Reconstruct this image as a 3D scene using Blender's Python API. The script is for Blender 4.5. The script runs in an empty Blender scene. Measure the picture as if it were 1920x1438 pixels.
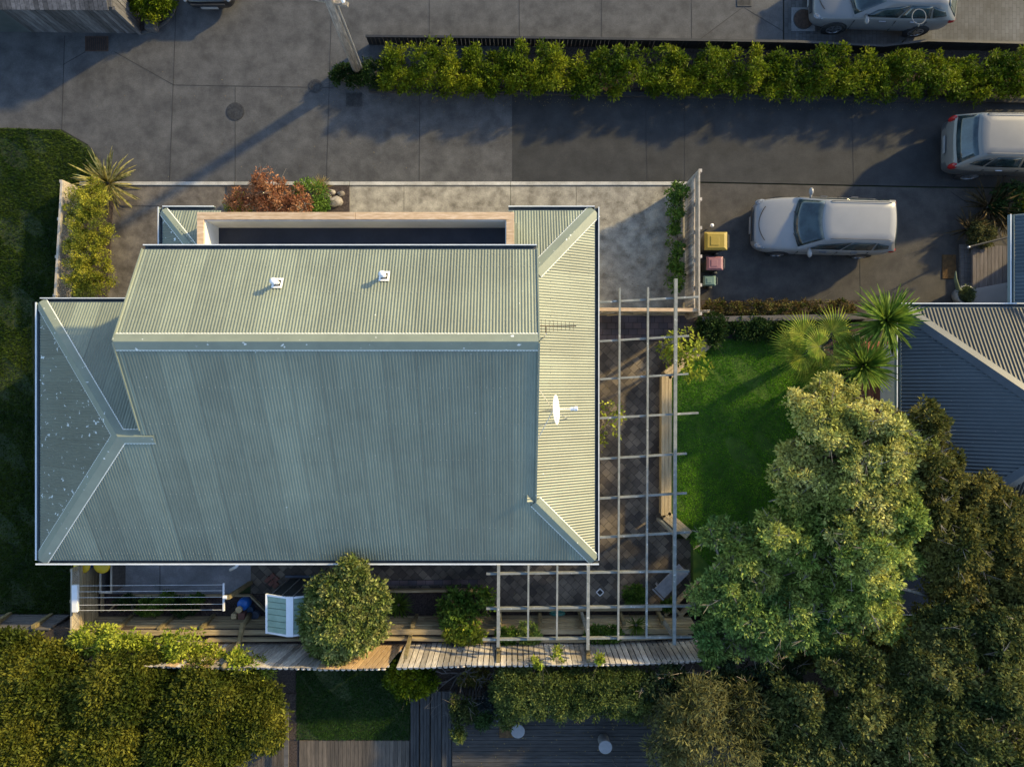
import bpy, bmesh, math, random
import numpy as np
from mathutils import Vector, Matrix
S = bpy.context.scene
C = S.collection
R = math.radians
# ---------------------------------------------------------------- camera, sky, sun, exposure
H = 22.0
cd = bpy.data.cameras.new('camera'); cam = bpy.data.objects.new('camera', cd); C.objects.link(cam)
cam.location = (0, 0, H); cam.rotation_euler = (0, 0, 0)
cd.sensor_width = 36; cd.lens = 36 * H / 32.0; cd.clip_end = 500; cd.clip_start = 0.1
S.camera = cam
SUN_EL, SUN_AZ = R(21), R(32)
w = bpy.data.worlds.new('World'); S.world = w; w.use_nodes = True
nt = w.node_tree; nt.nodes.clear()
sky = nt.nodes.new('ShaderNodeTexSky'); sky.sky_type = 'NISHITA'; sky.sun_disc = False
sky.sun_elevation = SUN_EL; sky.sun_rotation = R(90) - SUN_AZ; sky.air_density = 1.0; sky.dust_density = 0.7; sky.ozone_density = 2.0
bg = nt.nodes.new('ShaderNodeBackground'); bg.inputs[1].default_value = 0.15
wo = nt.nodes.new('ShaderNodeOutputWorld'); nt.links.new(sky.outputs[0], bg.inputs[0]); nt.links.new(bg.outputs[0], wo.inputs[0])
sl = bpy.data.lights.new('sun', 'SUN'); sl.energy = 3.0; sl.angle = R(2.2); sl.color = (1.0, 0.77, 0.36)
so = bpy.data.objects.new('sun', sl); C.objects.link(so)
sd = Vector((math.cos(SUN_EL) * math.cos(SUN_AZ), math.cos(SUN_EL) * math.sin(SUN_AZ), math.sin(SUN_EL)))
so.rotation_euler = sd.to_track_quat('Z', 'Y').to_euler(); so.location = (20, 15, 30)
S.view_settings.view_transform = 'Standard'; S.view_settings.look = 'None'
S.view_settings.exposure = 1.32; S.view_settings.gamma = 1.0
S.cycles.max_bounces = 6; S.cycles.transparent_max_bounces = 8

rng = np.random.default_rng(7); random.seed(7)
def P(u, v, z=0.0):
    k = (H - z) / H / 60.0
    return Vector(((u - 960) * k, (719 - v) * k, z))
def onplane(u, v, a, b, c):               # z = a + b x + c y
    dx, dy = (u - 960) / 60, (719 - v) / 60
    t = (H - a) / (H + b * dx + c * dy)
    return Vector((dx * t, dy * t, H - H * t))

# ---------------------------------------------------------------- materials
def mat(name, c1, c2=None, c3=None, scale=3.0, rough=0.7, metal=0.0, bump=0.0, bscale=None, detail=6, island=0.0,
        lo=0.35, hi=0.65, stretch=None, spots=None, coords='Object', trans=0.0, spec=0.5, world=False, fine=0.0, coat=0.0, fscale=None, spotw=.03):
    m = bpy.data.materials.new(name); m.use_nodes = True
    t = m.node_tree; n = t.nodes; L = t.links
    b = n['Principled BSDF']; b.inputs['Roughness'].default_value = rough; b.inputs['Metallic'].default_value = metal
    b.inputs['Specular IOR Level'].default_value = spec
    if coat: b.inputs['Coat Weight'].default_value = coat; b.inputs['Coat Roughness'].default_value = 0.08
    if world:
        g = n.new('ShaderNodeNewGeometry'); src = g.outputs['Position']
    else:
        tc = n.new('ShaderNodeTexCoord'); src = tc.outputs[coords]
    if stretch:
        mp = n.new('ShaderNodeMapping'); mp.inputs['Scale'].default_value = stretch; L.new(src, mp.inputs['Vector']); src = mp.outputs[0]
    c2 = c2 or c1
    nz = n.new('ShaderNodeTexNoise'); nz.inputs['Scale'].default_value = scale; nz.inputs['Detail'].default_value = detail
    nz.inputs['Roughness'].default_value = 0.62
    L.new(src, nz.inputs['Vector'])
    cr = n.new('ShaderNodeValToRGB'); e = cr.color_ramp.elements
    e[0].position = lo; e[0].color = (*c1, 1); e[1].position = hi; e[1].color = (*c2, 1)
    if c3:
        k = e.new((lo + hi) / 2); k.color = (*c3, 1)
    L.new(nz.outputs['Fac'], cr.inputs['Fac']); col = cr.outputs['Color']
    def mul(col, val_socket, a, bb):
        mr = n.new('ShaderNodeMapRange'); mr.inputs['To Min'].default_value = a; mr.inputs['To Max'].default_value = bb
        L.new(val_socket, mr.inputs['Value'])
        hs = n.new('ShaderNodeMix'); hs.data_type = 'RGBA'; hs.blend_type = 'MULTIPLY'; hs.inputs[0].default_value = 1
        L.new(col, hs.inputs[6]); L.new(mr.outputs[0], hs.inputs[7]); return hs.outputs[2]
    if island:
        gi = n.new('ShaderNodeNewGeometry'); col = mul(col, gi.outputs['Random Per Island'], 1 - island, 1 + island)
    if fine:
        n2 = n.new('ShaderNodeTexNoise'); n2.inputs['Scale'].default_value = fscale or scale * 14; n2.inputs['Detail'].default_value = 4
        L.new(src, n2.inputs['Vector']); col = mul(col, n2.outputs['Fac'], 1 - fine, 1 + fine)
    if spots:
        sc, thr, scol = spots
        n3 = n.new('ShaderNodeTexNoise'); n3.inputs['Scale'].default_value = sc; n3.inputs['Detail'].default_value = 2
        L.new(src, n3.inputs['Vector'])
        r3 = n.new('ShaderNodeValToRGB'); r3.color_ramp.elements[0].position = thr; r3.color_ramp.elements[1].position = thr + spotw
        L.new(n3.outputs['Fac'], r3.inputs['Fac'])
        mx = n.new('ShaderNodeMix'); mx.data_type = 'RGBA'; L.new(r3.outputs[0], mx.inputs[0]); L.new(col, mx.inputs[6]); mx.inputs[7].default_value = (*scol, 1)
        col = mx.outputs[2]
    L.new(col, b.inputs['Base Color'])
    if bump:
        nb = n.new('ShaderNodeTexNoise'); nb.inputs['Scale'].default_value = bscale or scale * 6; nb.inputs['Detail'].default_value = 5
        L.new(src, nb.inputs['Vector'])
        bp = n.new('ShaderNodeBump'); bp.inputs['Strength'].default_value = bump; bp.inputs['Distance'].default_value = 0.02
        L.new(nb.outputs['Fac'], bp.inputs['Height']); L.new(bp.outputs[0], b.inputs['Normal'])
    if trans:
        tr = n.new('ShaderNodeBsdfTranslucent'); L.new(col, tr.inputs['Color'])
        ms = n.new('ShaderNodeMixShader'); ms.inputs[0].default_value = trans
        L.new(b.outputs[0], ms.inputs[1]); L.new(tr.outputs[0], ms.inputs[2])
        L.new(ms.outputs[0], n['Material Output'].inputs['Surface'])
    m['col'] = 1
    return m

def leafmat(name, a, b, c=None, isl=0.45, scale=1.2, trans=0.3, rough=0.6):
    return mat(name, a, b, c, scale=scale, rough=rough, island=isl, lo=0.38, hi=0.62, trans=trans, detail=3, world=True, spec=0.12)

def brickmat(name, cols, mortar, bw, bh, rot, rough=0.75, msize=0.006):
    m = bpy.data.materials.new(name); m.use_nodes = True
    t = m.node_tree; n = t.nodes; L = t.links; b = n['Principled BSDF']; b.inputs['Roughness'].default_value = rough
    g = n.new('ShaderNodeNewGeometry')
    mp = n.new('ShaderNodeMapping'); mp.inputs['Rotation'].default_value = (0, 0, rot); L.new(g.outputs['Position'], mp.inputs['Vector'])
    # warp slightly so the courses are not ruler-straight
    bt = n.new('ShaderNodeTexBrick'); L.new(mp.outputs[0], bt.inputs['Vector'])
    bt.inputs['Scale'].default_value = 1.0; bt.inputs['Brick Width'].default_value = bw; bt.inputs['Row Height'].default_value = bh
    bt.inputs['Mortar Size'].default_value = msize; bt.inputs['Color1'].default_value = (*cols[0], 1); bt.inputs['Color2'].default_value = (*cols[1], 1)
    bt.inputs['Mortar'].default_value = (*mortar, 1)
    nz = n.new('ShaderNodeTexNoise'); nz.inputs['Scale'].default_value = 1.3; nz.inputs['Detail'].default_value = 6; L.new(g.outputs['Position'], nz.inputs['Vector'])
    mr = n.new('ShaderNodeMapRange'); mr.inputs['From Min'].default_value = 0.3; mr.inputs['From Max'].default_value = 0.7
    mr.inputs['To Min'].default_value = 0.45; mr.inputs['To Max'].default_value = 1.5; L.new(nz.outputs['Fac'], mr.inputs['Value'])
    mx = n.new('ShaderNodeMix'); mx.data_type = 'RGBA'; mx.blend_type = 'MULTIPLY'; mx.inputs[0].default_value = 1
    L.new(bt.outputs['Color'], mx.inputs[6]); L.new(mr.outputs[0], mx.inputs[7]); L.new(mx.outputs[2], b.inputs['Base Color'])
    bp = n.new('ShaderNodeBump'); bp.inputs['Strength'].default_value = 0.6; bp.inputs['Distance'].default_value = 0.01
    L.new(bt.outputs['Fac'], bp.inputs['Height']); bp.invert = True; L.new(bp.outputs[0], b.inputs['Normal'])
    return m

# ---------------------------------------------------------------- mesh helper
LOC = {}
class MB:
    def __init__(s): s.v = []; s.f = []; s.m = []
    def add(s, vs, fs, mi=0):
        o = len(s.v); s.v += [tuple(x) for x in vs]; s.f += [tuple(i + o for i in f) for f in fs]; s.m += [mi] * len(fs); return s
    def box(s, a, b, mi=0):
        (x0, y0, z0), (x1, y1, z1) = a, b
        return s.add([(x0,y0,z0),(x1,y0,z0),(x1,y1,z0),(x0,y1,z0),(x0,y0,z1),(x1,y0,z1),(x1,y1,z1),(x0,y1,z1)],
              [(3,2,1,0),(4,5,6,7),(0,1,5,4),(1,2,6,5),(2,3,7,6),(3,0,4,7)], mi)
    def beam(s, p, q, wd, ht, up=(0,0,1), mi=0, bev=0.0):
        p, q = Vector(p), Vector(q); d = (q - p).normalized(); u = Vector(up)
        sx = d.cross(u)
        if sx.length < 1e-4: sx = d.cross(Vector((0, 1, 0)))
        sx.normalize(); u = sx.cross(d).normalized(); a, b = sx * wd / 2, u * ht / 2
        vs = [p - a - b, p + a - b, p + a + b, p - a + b, q - a - b, q + a - b, q + a + b, q - a + b]
        return s.add(vs, [(0,1,2,3),(7,6,5,4),(4,5,1,0),(5,6,2,1),(6,7,3,2),(7,4,0,3)], mi)
    def prism(s, pts, z0, z1, mi=0):
        n = len(pts); vs = [(p[0], p[1], z0) for p in pts] + [(p[0], p[1], z1) for p in pts]
        ar = sum(pts[i][0]*pts[(i+1)%n][1] - pts[(i+1)%n][0]*pts[i][1] for i in range(n))
        if ar < 0: vs = vs[:n][::-1] + vs[n:][::-1]
        return s.add(vs, [tuple(range(n))[::-1], tuple(range(n, 2*n))] + [(i, (i+1)%n, n+(i+1)%n, n+i) for i in range(n)], mi)
    def tube(s, pts, rad, seg=8, mi=0, caps=True):
        pts = [Vector(p) for p in pts]; n = len(pts)
        if not hasattr(rad, '__len__'): rad = [rad] * n
        o = len(s.v); pu = None
        for i, p in enumerate(pts):
            d = (pts[min(i+1, n-1)] - pts[max(i-1, 0)]).normalized()
            if pu is None: pu = d.orthogonal().normalized()
            pu = (pu - d * pu.dot(d)); pu = pu.normalized() if pu.length > 1e-5 else d.orthogonal().normalized()
            pv = d.cross(pu)
            for k in range(seg):
                a = 2 * math.pi * k / seg; s.v.append(tuple(p + (pu * math.cos(a) + pv * math.sin(a)) * rad[i]))
        for i in range(n - 1):
            for k in range(seg):
                k2 = (k + 1) % seg; s.f.append((o+i*seg+k, o+i*seg+k2, o+(i+1)*seg+k2, o+(i+1)*seg+k)); s.m.append(mi)
        if caps:
            s.f.append(tuple(o + k for k in range(seg))[::-1]); s.m.append(mi)
            s.f.append(tuple(o + (n-1)*seg + k for k in range(seg))); s.m.append(mi)
        return s
    def lathe(s, c, prof, seg=24, mi=0, axis=None):
        c = Vector(c); o = len(s.v); n = len(prof)
        M = Matrix.Identity(3) if axis is None else Vector(axis).to_track_quat('Z', 'Y').to_matrix()
        for r, z in prof:
            for k in range(seg):
                a = 2*math.pi*k/seg; s.v.append(tuple(c + M @ Vector((r*math.cos(a), r*math.sin(a), z))))
        for i in range(n-1):
            for k in range(seg):
                k2 = (k+1) % seg; s.f.append((o+i*seg+k, o+i*seg+k2, o+(i+1)*seg+k2, o+(i+1)*seg+k)); s.m.append(mi)
        s.f.append(tuple(o + k for k in range(seg))[::-1]); s.m.append(mi)
        s.f.append(tuple(o + (n-1)*seg + k for k in range(seg))); s.m.append(mi)
        return s
    def blob(s, c, r, seg=10, rings=7, mi=0, jit=0.15):
        c = Vector(c); r = r if hasattr(r, '__len__') else (r, r, r); o = len(s.v)
        for i in range(rings+1):
            th = math.pi*i/rings
            for k in range(seg):
                a = 2*math.pi*k/seg; j = 1 + random.uniform(-jit, jit)
                s.v.append((c.x + r[0]*j*math.sin(th)*math.cos(a), c.y + r[1]*j*math.sin(th)*math.sin(a), c.z - r[2]*j*math.cos(th)))
        for i in range(rings):
            for k in range(seg):
                k2 = (k+1) % seg; s.f.append((o+i*seg+k, o+i*seg+k2, o+(i+1)*seg+k2, o+(i+1)*seg+k)); s.m.append(mi)
        return s
    def build(s, name, mats, parent=None, smooth=False, bevel=0.0, sub=0):
        if not isinstance(mats, (list, tuple)): mats = [mats]
        me = bpy.data.meshes.new(name)
        off = LOC.get(parent.name, Vector()) if parent else None
        v = np.array(s.v, dtype=float)
        if parent is None:
            off = Vector(((v[:,0].min()+v[:,0].max())/2, (v[:,1].min()+v[:,1].max())/2, v[:,2].min()))
        v = v - np.array(off)
        me.from_pydata(v.tolist(), [], s.f); me.update()
        for m in mats: me.materials.append(m)
        if len(mats) > 1: me.polygons.foreach_set('material_index', s.m)
        return link(name, me, parent, off, smooth, bevel, sub)
def link(name, me, parent, off, smooth=False, bevel=0.0, sub=0):
    o = bpy.data.objects.new(name, me); C.objects.link(o)
    if smooth:
        me.polygons.foreach_set('use_smooth', [True]*len(me.polygons))
    if bevel:
        b = o.modifiers.new('bevel', 'BEVEL'); b.width = bevel; b.segments = 2; b.limit_method = 'ANGLE'
    if sub:
        b = o.modifiers.new('sub', 'SUBSURF'); b.levels = sub; b.render_levels = sub
    if parent: o.parent = parent
    else: o.location = off
    LOC[o.name] = Vector(off)
    return o
def tag(o, label=None, cat=None, group=None, kind=None):
    if label: o['label'] = label
    if cat: o['category'] = cat
    if group: o['group'] = group
    if kind: o['kind'] = kind
    return o
def thing(name, label, cat, loc, group=None, rz=0.0):
    o = bpy.data.objects.new(name, None); C.objects.link(o); o.location = loc; o.rotation_euler = (0, 0, rz)
    o.empty_display_size = 0.2
    LOC[o.name] = Vector(loc) if rz == 0.0 else Vector()
    return tag(o, label, cat, group)
def local(o): LOC[o.name] = Vector(); return o
def dup(root, loc, label=None, rz=None, scale=None):
    r = root.copy(); C.objects.link(r); r.location = loc
    if rz is not None: r.rotation_euler = (0, 0, rz)
    if scale: r.scale = scale
    if label: r['label'] = label
    for ch in list(root.children):
        c = ch.copy(); C.objects.link(c); c.parent = r
        for g in list(ch.children):
            d = g.copy(); C.objects.link(d); d.parent = c
    return r
def struct(o): o['kind'] = 'structure'; return o

# ---------------------------------------------------------------- leaves
def quads_obj(name, V, mat_, parent, F=4):
    n = len(V) // F
    me = bpy.data.meshes.new(name); me.vertices.add(len(V)); me.loops.add(n*F); me.polygons.add(n)
    off = np.array(LOC.get(parent.name, Vector())) if parent else V.min(axis=0)
    me.vertices.foreach_set('co', (V - off).ravel()); me.loops.foreach_set('vertex_index', np.arange(n*F, dtype=np.int32))
    me.polygons.foreach_set('loop_start', np.arange(0, n*F, F, dtype=np.int32))
    try: me.polygons.foreach_set('loop_total', np.full(n, F, dtype=np.int32))
    except Exception: pass
    me.update(calc_edges=True); me.materials.append(mat_)
    return link(name, me, parent, Vector(off))
def nrm(a): return a / np.maximum(np.linalg.norm(a, axis=1, keepdims=True), 1e-9)
def leaf_quads(base, d, n, Ls, ws):
    d = nrm(d); n = nrm(n - d * (n*d).sum(1, keepdims=True)); s = np.cross(d, n)
    Ls = Ls[:, None]; ws = ws[:, None]
    V = np.empty((len(base), 4, 3))
    V[:,0] = base; V[:,1] = base + d*Ls*0.5 + s*ws*0.5 + n*ws*0.12; V[:,2] = base + d*Ls; V[:,3] = base + d*Ls*0.5 - s*ws*0.5 + n*ws*0.12
    return V.reshape(-1, 3)
def clump_leaves(cen, rad, per, L, wr=0.45, up=0.45, out=1.0, sub=None):
    """tufts of leaves round each clump centre; leaves point out of the clump"""
    k = len(cen); N = k*per
    c = np.repeat(cen, per, axis=0); r = np.repeat(rad, per)
    dirs = nrm(rng.normal(size=(N,3)) + np.array([0,0,up]))
    rr = r * rng.uniform(0.15, 1.0, N)**0.6
    base = c + dirs * rr[:,None] * np.array([1,1,0.75])
    d = dirs*out + rng.normal(size=(N,3))*0.55
    nn = rng.normal(size=(N,3))*0.7 + np.array([0,0,0.9])
    Ls = L * rng.uniform(0.6, 1.35, N)
    return leaf_quads(base, d, nn, Ls, Ls*wr*rng.uniform(0.8,1.2,N))
def ell_clumps(c, r, n, shell=0.55, low=-0.25):
    out = []
    while len(out) < n:
        p = rng.normal(size=3); p /= np.linalg.norm(p)
        if p[2] < low: continue
        f = rng.uniform(shell, 1.0) ** 0.7
        out.append(np.array(c) + p * f * np.array(r))
    return np.array(out)
def limbs(mb, base, top, targets, r0, n=14, seg=6):
    base, top = Vector(base), Vector(top)
    pts = [base.lerp(top, t) + Vector((random.uniform(-.06,.06), random.uniform(-.06,.06), 0))*(1 if 0 < t < 1 else 0) for t in (0, .35, .7, 1)]
    mb.tube(pts, [r0*1.25, r0, r0*.85, r0*.6], seg+2)
    idx = rng.choice(len(targets), min(n, len(targets)), replace=False)
    for i in idx:
        q = Vector(targets[i]); t = random.uniform(.45, 1.0); s = base.lerp(top, t)
        mid = s.lerp(q, .5) + Vector((random.uniform(-.2,.2), random.uniform(-.2,.2), random.uniform(-.25,.1)))
        a = r0*random.uniform(.22,.42)
        mb.tube([s, s.lerp(mid,.5)+Vector((0,0,.05)), mid, q], [a, a*.8, a*.6, a*.25], seg)
        for _ in range(2):
            q2 = mid.lerp(q, .5) + Vector((random.uniform(-.5,.5), random.uniform(-.5,.5), random.uniform(0,.4)))
            mb.tube([mid.lerp(q, .2), q2], [a*.4, a*.12], 4, caps=False)
def tree(name, label, cat, lobes, leafm, barkm, base, trunk_r=.14, per=90, L=.16, cr=.45, dens=9.0, group=None, up=.45, wr=.45, nl=14, low=-.25, shell=.55, lumpy=False, lump=2.6, twigs=0):
    """lobes: list of (centre, radii). one crown mesh, one trunk mesh"""
    root = thing(name, label, cat, base, group)
    cen = []
    for c, r in lobes:
        area = r[0]*r[1]*3.14
        if lumpy:
            k = max(3, int(area*lump)); sub_ = ell_clumps(c, np.array(r)*.8, k, .35, low)
            for s_ in sub_:
                q = rng.uniform(.22, .5); cen.append(ell_clumps(s_, (q, q, q*.75), max(3, int(dens*q*q*5.2)), .55, -.1))
        else: cen.append(ell_clumps(c, r, max(3, int(area*dens)), shell, low))
    cen = np.concatenate(cen)
    rad = rng.uniform(.55, 1.15, len(cen))*cr
    V = clump_leaves(cen, rad, per, L, wr, up)
    top = np.mean([np.array(c) for c, r in lobes], axis=0)
    mb = MB(); limbs(mb, base, (top[0], top[1], max(top[2]-.1, base[2]+.2)), cen, trunk_r, nl)
    if twigs:
        for i in rng.choice(len(cen), min(twigs, len(cen)), replace=False):
            q = Vector(cen[i]); d_ = Vector(rng.normal(size=3)); d_.z = abs(d_.z)*.5+.15; d_.normalize(); l_ = random.uniform(.3,.6)
            s_ = q-d_*.15; e_ = q+d_*l_; m_ = s_.lerp(e_,.5)+Vector(rng.normal(size=3))*.04
            mb.tube([s_, m_, e_], [.014,.010,.004], 4, caps=False)
            for _ in range(2): mb.tube([m_, m_+(d_+Vector(rng.normal(size=3))*.6).normalized()*l_*.45], [.008,.003], 4, caps=False)
    mb.build('trunk', barkm, root, smooth=True)
    quads_obj('crown', V, leafm, root)
    return root
def shrub(name, label, u, v, z, r, h, leafm, cat='shrub', per=60, L=.12, cr=.2, n=None, group=None, wr=.45, up=.5, ry=None):
    c = P(u, v, z + h*.5)
    return tree(name, label, cat, [((c.x, c.y, z + h*.5), (r, ry or r, h*.5))], leafm, BARK, (c.x, c.y, z), .03, per, L, cr,
                dens=(n or 40)/(3.14*r*(ry or r)), group=group, wr=wr, up=up, nl=8)
def blades(c, n, L, wd, spread=1.0, droop=.35, up0=.25, seg=4, fold=.15):
    """sword leaves from one centre, each a folded strip; returns (verts, faces)"""
    vs, fs = [], []
    for i in range(n):
        a = random.uniform(0, 2*math.pi); el = random.uniform(up0, 1.35) ; l = L*random.uniform(.7, 1.1)
        d = Vector((math.cos(a)*math.cos(el), math.sin(a)*math.cos(el), math.sin(el))); s = Vector((-math.sin(a), math.cos(a), 0))
        p = Vector(c) + d*.04; dr = droop*random.uniform(.4, 1.4); o = len(vs)
        for k in range(seg+1):
            t = k/seg; ww = wd*(.55 + 1.2*t*(1-t) if t < .95 else .12)*.5
            vs += [tuple(p - s*ww + Vector((0,0,fold*ww))), tuple(p), tuple(p + s*ww + Vector((0,0,fold*ww)))]
            d = (d + Vector((0,0,-dr/seg*(t+.3)*1.6))).normalized(); p = p + d*(l/seg)
        for k in range(seg):
            b = o + 3*k; fs += [(b, b+1, b+4, b+3), (b+1, b+2, b+5, b+4)]
    return vs, fs
def tuft(name, label, cat, u, v, z, n, L, wd, m, droop=.35, up0=.25, group=None, stem=0.0, seg=4):
    c = P(u, v, z + stem); root = thing(name, label, cat, (c.x, c.y, z), group)
    mb = MB(); vs, fs = blades(c, n, L, wd, droop=droop, up0=up0, seg=seg); mb.add(vs, fs); mb.build('leaves', m, root)
    if stem: MB().tube([(c.x, c.y, z), (c.x+.03, c.y, z+stem*.5), (c.x, c.y, z+stem)], [.11, .09, .09], 10).build('trunk', BARK, root, smooth=True)
    else: MB().tube([(c.x, c.y, z-.02), (c.x, c.y, z+.1)], [.06, .04], 8).build('base', BARK, root)
    return root
def inpoly(pts, poly):
    x, y = pts[:,0], pts[:,1]; ins = np.zeros(len(pts), bool); n = len(poly)
    for i in range(n):
        x0, y0 = poly[i][0], poly[i][1]; x1, y1 = poly[(i+1)%n][0], poly[(i+1)%n][1]
        c = ((y0 > y) != (y1 > y)) & (x < (x1-x0)*(y-y0)/((y1-y0) or 1e-9) + x0); ins ^= c
    return ins
def scatter(poly, n):
    a = np.array([(p[0], p[1]) for p in poly]); lo, hi = a.min(0), a.max(0); out = np.zeros((0,2))
    while len(out) < n:
        q = rng.uniform(lo, hi, (n, 2)); q = q[inpoly(q, a)]; out = np.concatenate([out, q])
    return out[:n]
def grass(name, label, poly, z, n, h, m, wd=.012):
    p = scatter(poly, n)
    f_ = np.sin(p[:,0]*1.9+.6*np.sin(p[:,1]*2.3)) + np.sin(p[:,1]*2.7+1.3*np.sin(p[:,0]*1.1)) + .7*np.sin(p[:,0]*6.1+p[:,1]*4.7)
    p = p[(f_ < 1.25) | (rng.random(len(p)) < .35)]; N = len(p)
    base = np.column_stack([p, np.full(N, z)])
    d = rng.normal(size=(N,3))*.55; d[:,2] = 1
    side = nrm(np.cross(nrm(d), rng.normal(size=(N,3)))); hh = h*rng.uniform(.5, 1.3, N)[:,None]
    V = np.empty((N,3,3)); V[:,0] = base - side*wd; V[:,1] = base + side*wd; V[:,2] = base + nrm(d)*hh
    o = quads_obj(name, V.reshape(-1,3), m, None, F=3); return tag(o, label, 'grass', kind='stuff')
# ================================================================ materials
BARK = mat('bark', (.12,.095,.07), (.28,.24,.19), scale=5, rough=.9, bump=.6, island=.1)
M = {}
def roofmat(name, base, sheet_axis, spots=None):
    m = mat(name, tuple(x*.88 for x in base), tuple(x*1.1 for x in base), scale=.8, rough=.42, fine=.06, world=True, spots=spots, spec=.45)
    t = m.node_tree; n = t.nodes; L = t.links; b = n['Principled BSDF']
    col = b.inputs['Base Color'].links[0].from_socket
    g = n.new('ShaderNodeNewGeometry'); sp = n.new('ShaderNodeSeparateXYZ'); L.new(g.outputs['Position'], sp.inputs[0])
    dv = n.new('ShaderNodeMath'); dv.operation = 'DIVIDE'; dv.inputs[1].default_value = .76; L.new(sp.outputs[sheet_axis], dv.inputs[0])
    fl = n.new('ShaderNodeMath'); fl.operation = 'FLOOR'; L.new(dv.outputs[0], fl.inputs[0])
    wn = n.new('ShaderNodeTexWhiteNoise'); wn.noise_dimensions = '1D'; L.new(fl.outputs[0], wn.inputs['W'])
    mr = n.new('ShaderNodeMapRange'); mr.inputs['To Min'].default_value = .86; mr.inputs['To Max'].default_value = 1.12; L.new(wn.outputs['Value'], mr.inputs['Value'])
    fr = n.new('ShaderNodeMath'); fr.operation = 'FRACT'; L.new(dv.outputs[0], fr.inputs[0])
    lt = n.new('ShaderNodeMath'); lt.operation = 'LESS_THAN'; lt.inputs[1].default_value = .035; L.new(fr.outputs[0], lt.inputs[0])
    sb = n.new('ShaderNodeMath'); sb.operation = 'MULTIPLY_ADD'; sb.inputs[1].default_value = -.22; L.new(lt.outputs[0], sb.inputs[0]); L.new(mr.outputs[0], sb.inputs[2])
    mx = n.new('ShaderNodeMix'); mx.data_type = 'RGBA'; mx.blend_type = 'MULTIPLY'; mx.inputs[0].default_value = 1
    L.new(col, mx.inputs[6]); L.new(sb.outputs[0], mx.inputs[7])
    mp = n.new('ShaderNodeMapping'); mp.inputs['Scale'].default_value = (5, .45, .45) if sheet_axis == 0 else (.45, 5, .45); L.new(g.outputs['Position'], mp.inputs[0])
    nz = n.new('ShaderNodeTexNoise'); nz.inputs['Scale'].default_value = 1.6; nz.inputs['Detail'].default_value = 7; L.new(mp.outputs[0], nz.inputs['Vector'])
    m2 = n.new('ShaderNodeMapRange'); m2.inputs['From Min'].default_value = .3; m2.inputs['From Max'].default_value = .7; m2.inputs['To Min'].default_value = .91; m2.inputs['To Max'].default_value = 1.07; L.new(nz.outputs['Fac'], m2.inputs['Value'])
    m3 = n.new('ShaderNodeMix'); m3.data_type = 'RGBA'; m3.blend_type = 'MULTIPLY'; m3.inputs[0].default_value = 1
    L.new(mx.outputs[2], m3.inputs[6]); L.new(m2.outputs[0], m3.inputs[7]); L.new(m3.outputs[2], b.inputs['Base Color'])
    return m
RB = (.168,.188,.142)
M['roof_x'] = roofmat('roof_steel_x', RB, 0, (9.0, .765, (.5,.52,.49)))
M['roof_y'] = roofmat('roof_steel_y', RB, 1, (9.0, .765, (.5,.52,.49)))
M['roof_west'] = roofmat('roof_steel_lichen_shade', tuple(x*.70 for x in RB), 1, (7.5, .665, (.66,.68,.66)))  # shade of the west slopes put into the base colour, plus lichen specks
M['cap'] = mat('ridge_cap_steel', tuple(x*.95 for x in RB), tuple(x*1.12 for x in RB), scale=2, rough=.42, fine=.06, world=True, spots=(6, .7, (.62,.64,.62)))
M['capedge'] = mat('cap_edge', (.55,.57,.53), (.7,.7,.66), scale=20, rough=.6)
M['gutter'] = mat('gutter_steel', (.16,.22,.24), (.2,.26,.28), scale=2, rough=.4)
M['gutterlip'] = mat('gutter_lip', (.55,.58,.6), (.68,.7,.7), scale=3, rough=.4)
M['gutterin'] = mat('gutter_inside', (.03,.04,.05), (.08,.08,.08), scale=8, rough=.8)
M['wall'] = mat('weatherboard', (.52,.50,.44), (.6,.58,.52), scale=2, rough=.7)
M['white'] = mat('white_paint', (.72,.72,.70), (.8,.8,.78), scale=3, rough=.55)
M['whitemetal'] = mat('white_metal', (.74,.74,.73), (.8,.8,.8), scale=4, rough=.35)
M['rawtimber'] = mat('bare_pine', (.42,.29,.17), (.62,.47,.32), (.52,.36,.22), scale=3, rough=.75, stretch=(1,6,6), island=.12, fine=.1, world=True)
M['membrane'] = mat('balcony_membrane', (.012,.016,.028), (.026,.03,.046), scale=1.2, rough=.55, world=True, fine=.2)
M['dark'] = mat('dark_void', (.012,.012,.014), (.02,.02,.02), rough=.8)
M['glass'] = mat('window_glass', (.02,.03,.035), (.03,.04,.045), rough=.06)
M['chrome'] = mat('galvanised', (.5,.5,.5), (.62,.62,.62), scale=20, rough=.35, metal=.7)
def conc(name, a, b, c, sc=.55, **k): return mat(name, a, b, c, scale=sc, rough=.85, bump=.35, bscale=70, fine=.38, fscale=26, world=True, lo=.33, hi=.67, detail=14, spotw=.13, **k)
M['conc_out'] = conc('dimmed_concrete', (0.0328,0.0328,0.0336), (0.0787,0.0779,0.0763), (0.0558,0.0549,0.0549), 1.9, spots=(1.1,.66,(0.0295,0.0287,0.0279)))  # outside the lot: surround dimming put into the colour
M['conc_dark'] = conc('dark_concrete', (0.0139,0.0148,0.0156), (0.0328,0.0328,0.0328), (0.0221,0.0230,0.0238), 1.7, spots=(1.3,.70,(0.0410,0.0410,0.0410)))  # darker slab, with the surround dimming in its colour as well
M['conc_mid'] = conc('brownish_concrete', (0.0279,0.0254,0.0230), (0.0623,0.0558,0.0492), (0.0451,0.0410,0.0369), 2.0, spots=(1.2,.68,(0.0246,0.0221,0.0205)))  # neighbouring drive, dimmed in colour like the rest of the surround
M['conc_pale'] = conc('pale_concrete', (0.1200,0.1040,0.0800), (0.3520,0.3200,0.2560), (0.2400,0.2160,0.1720), 2.6, spots=(1.5,.69,(0.1040,0.0920,0.0720)))
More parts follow.
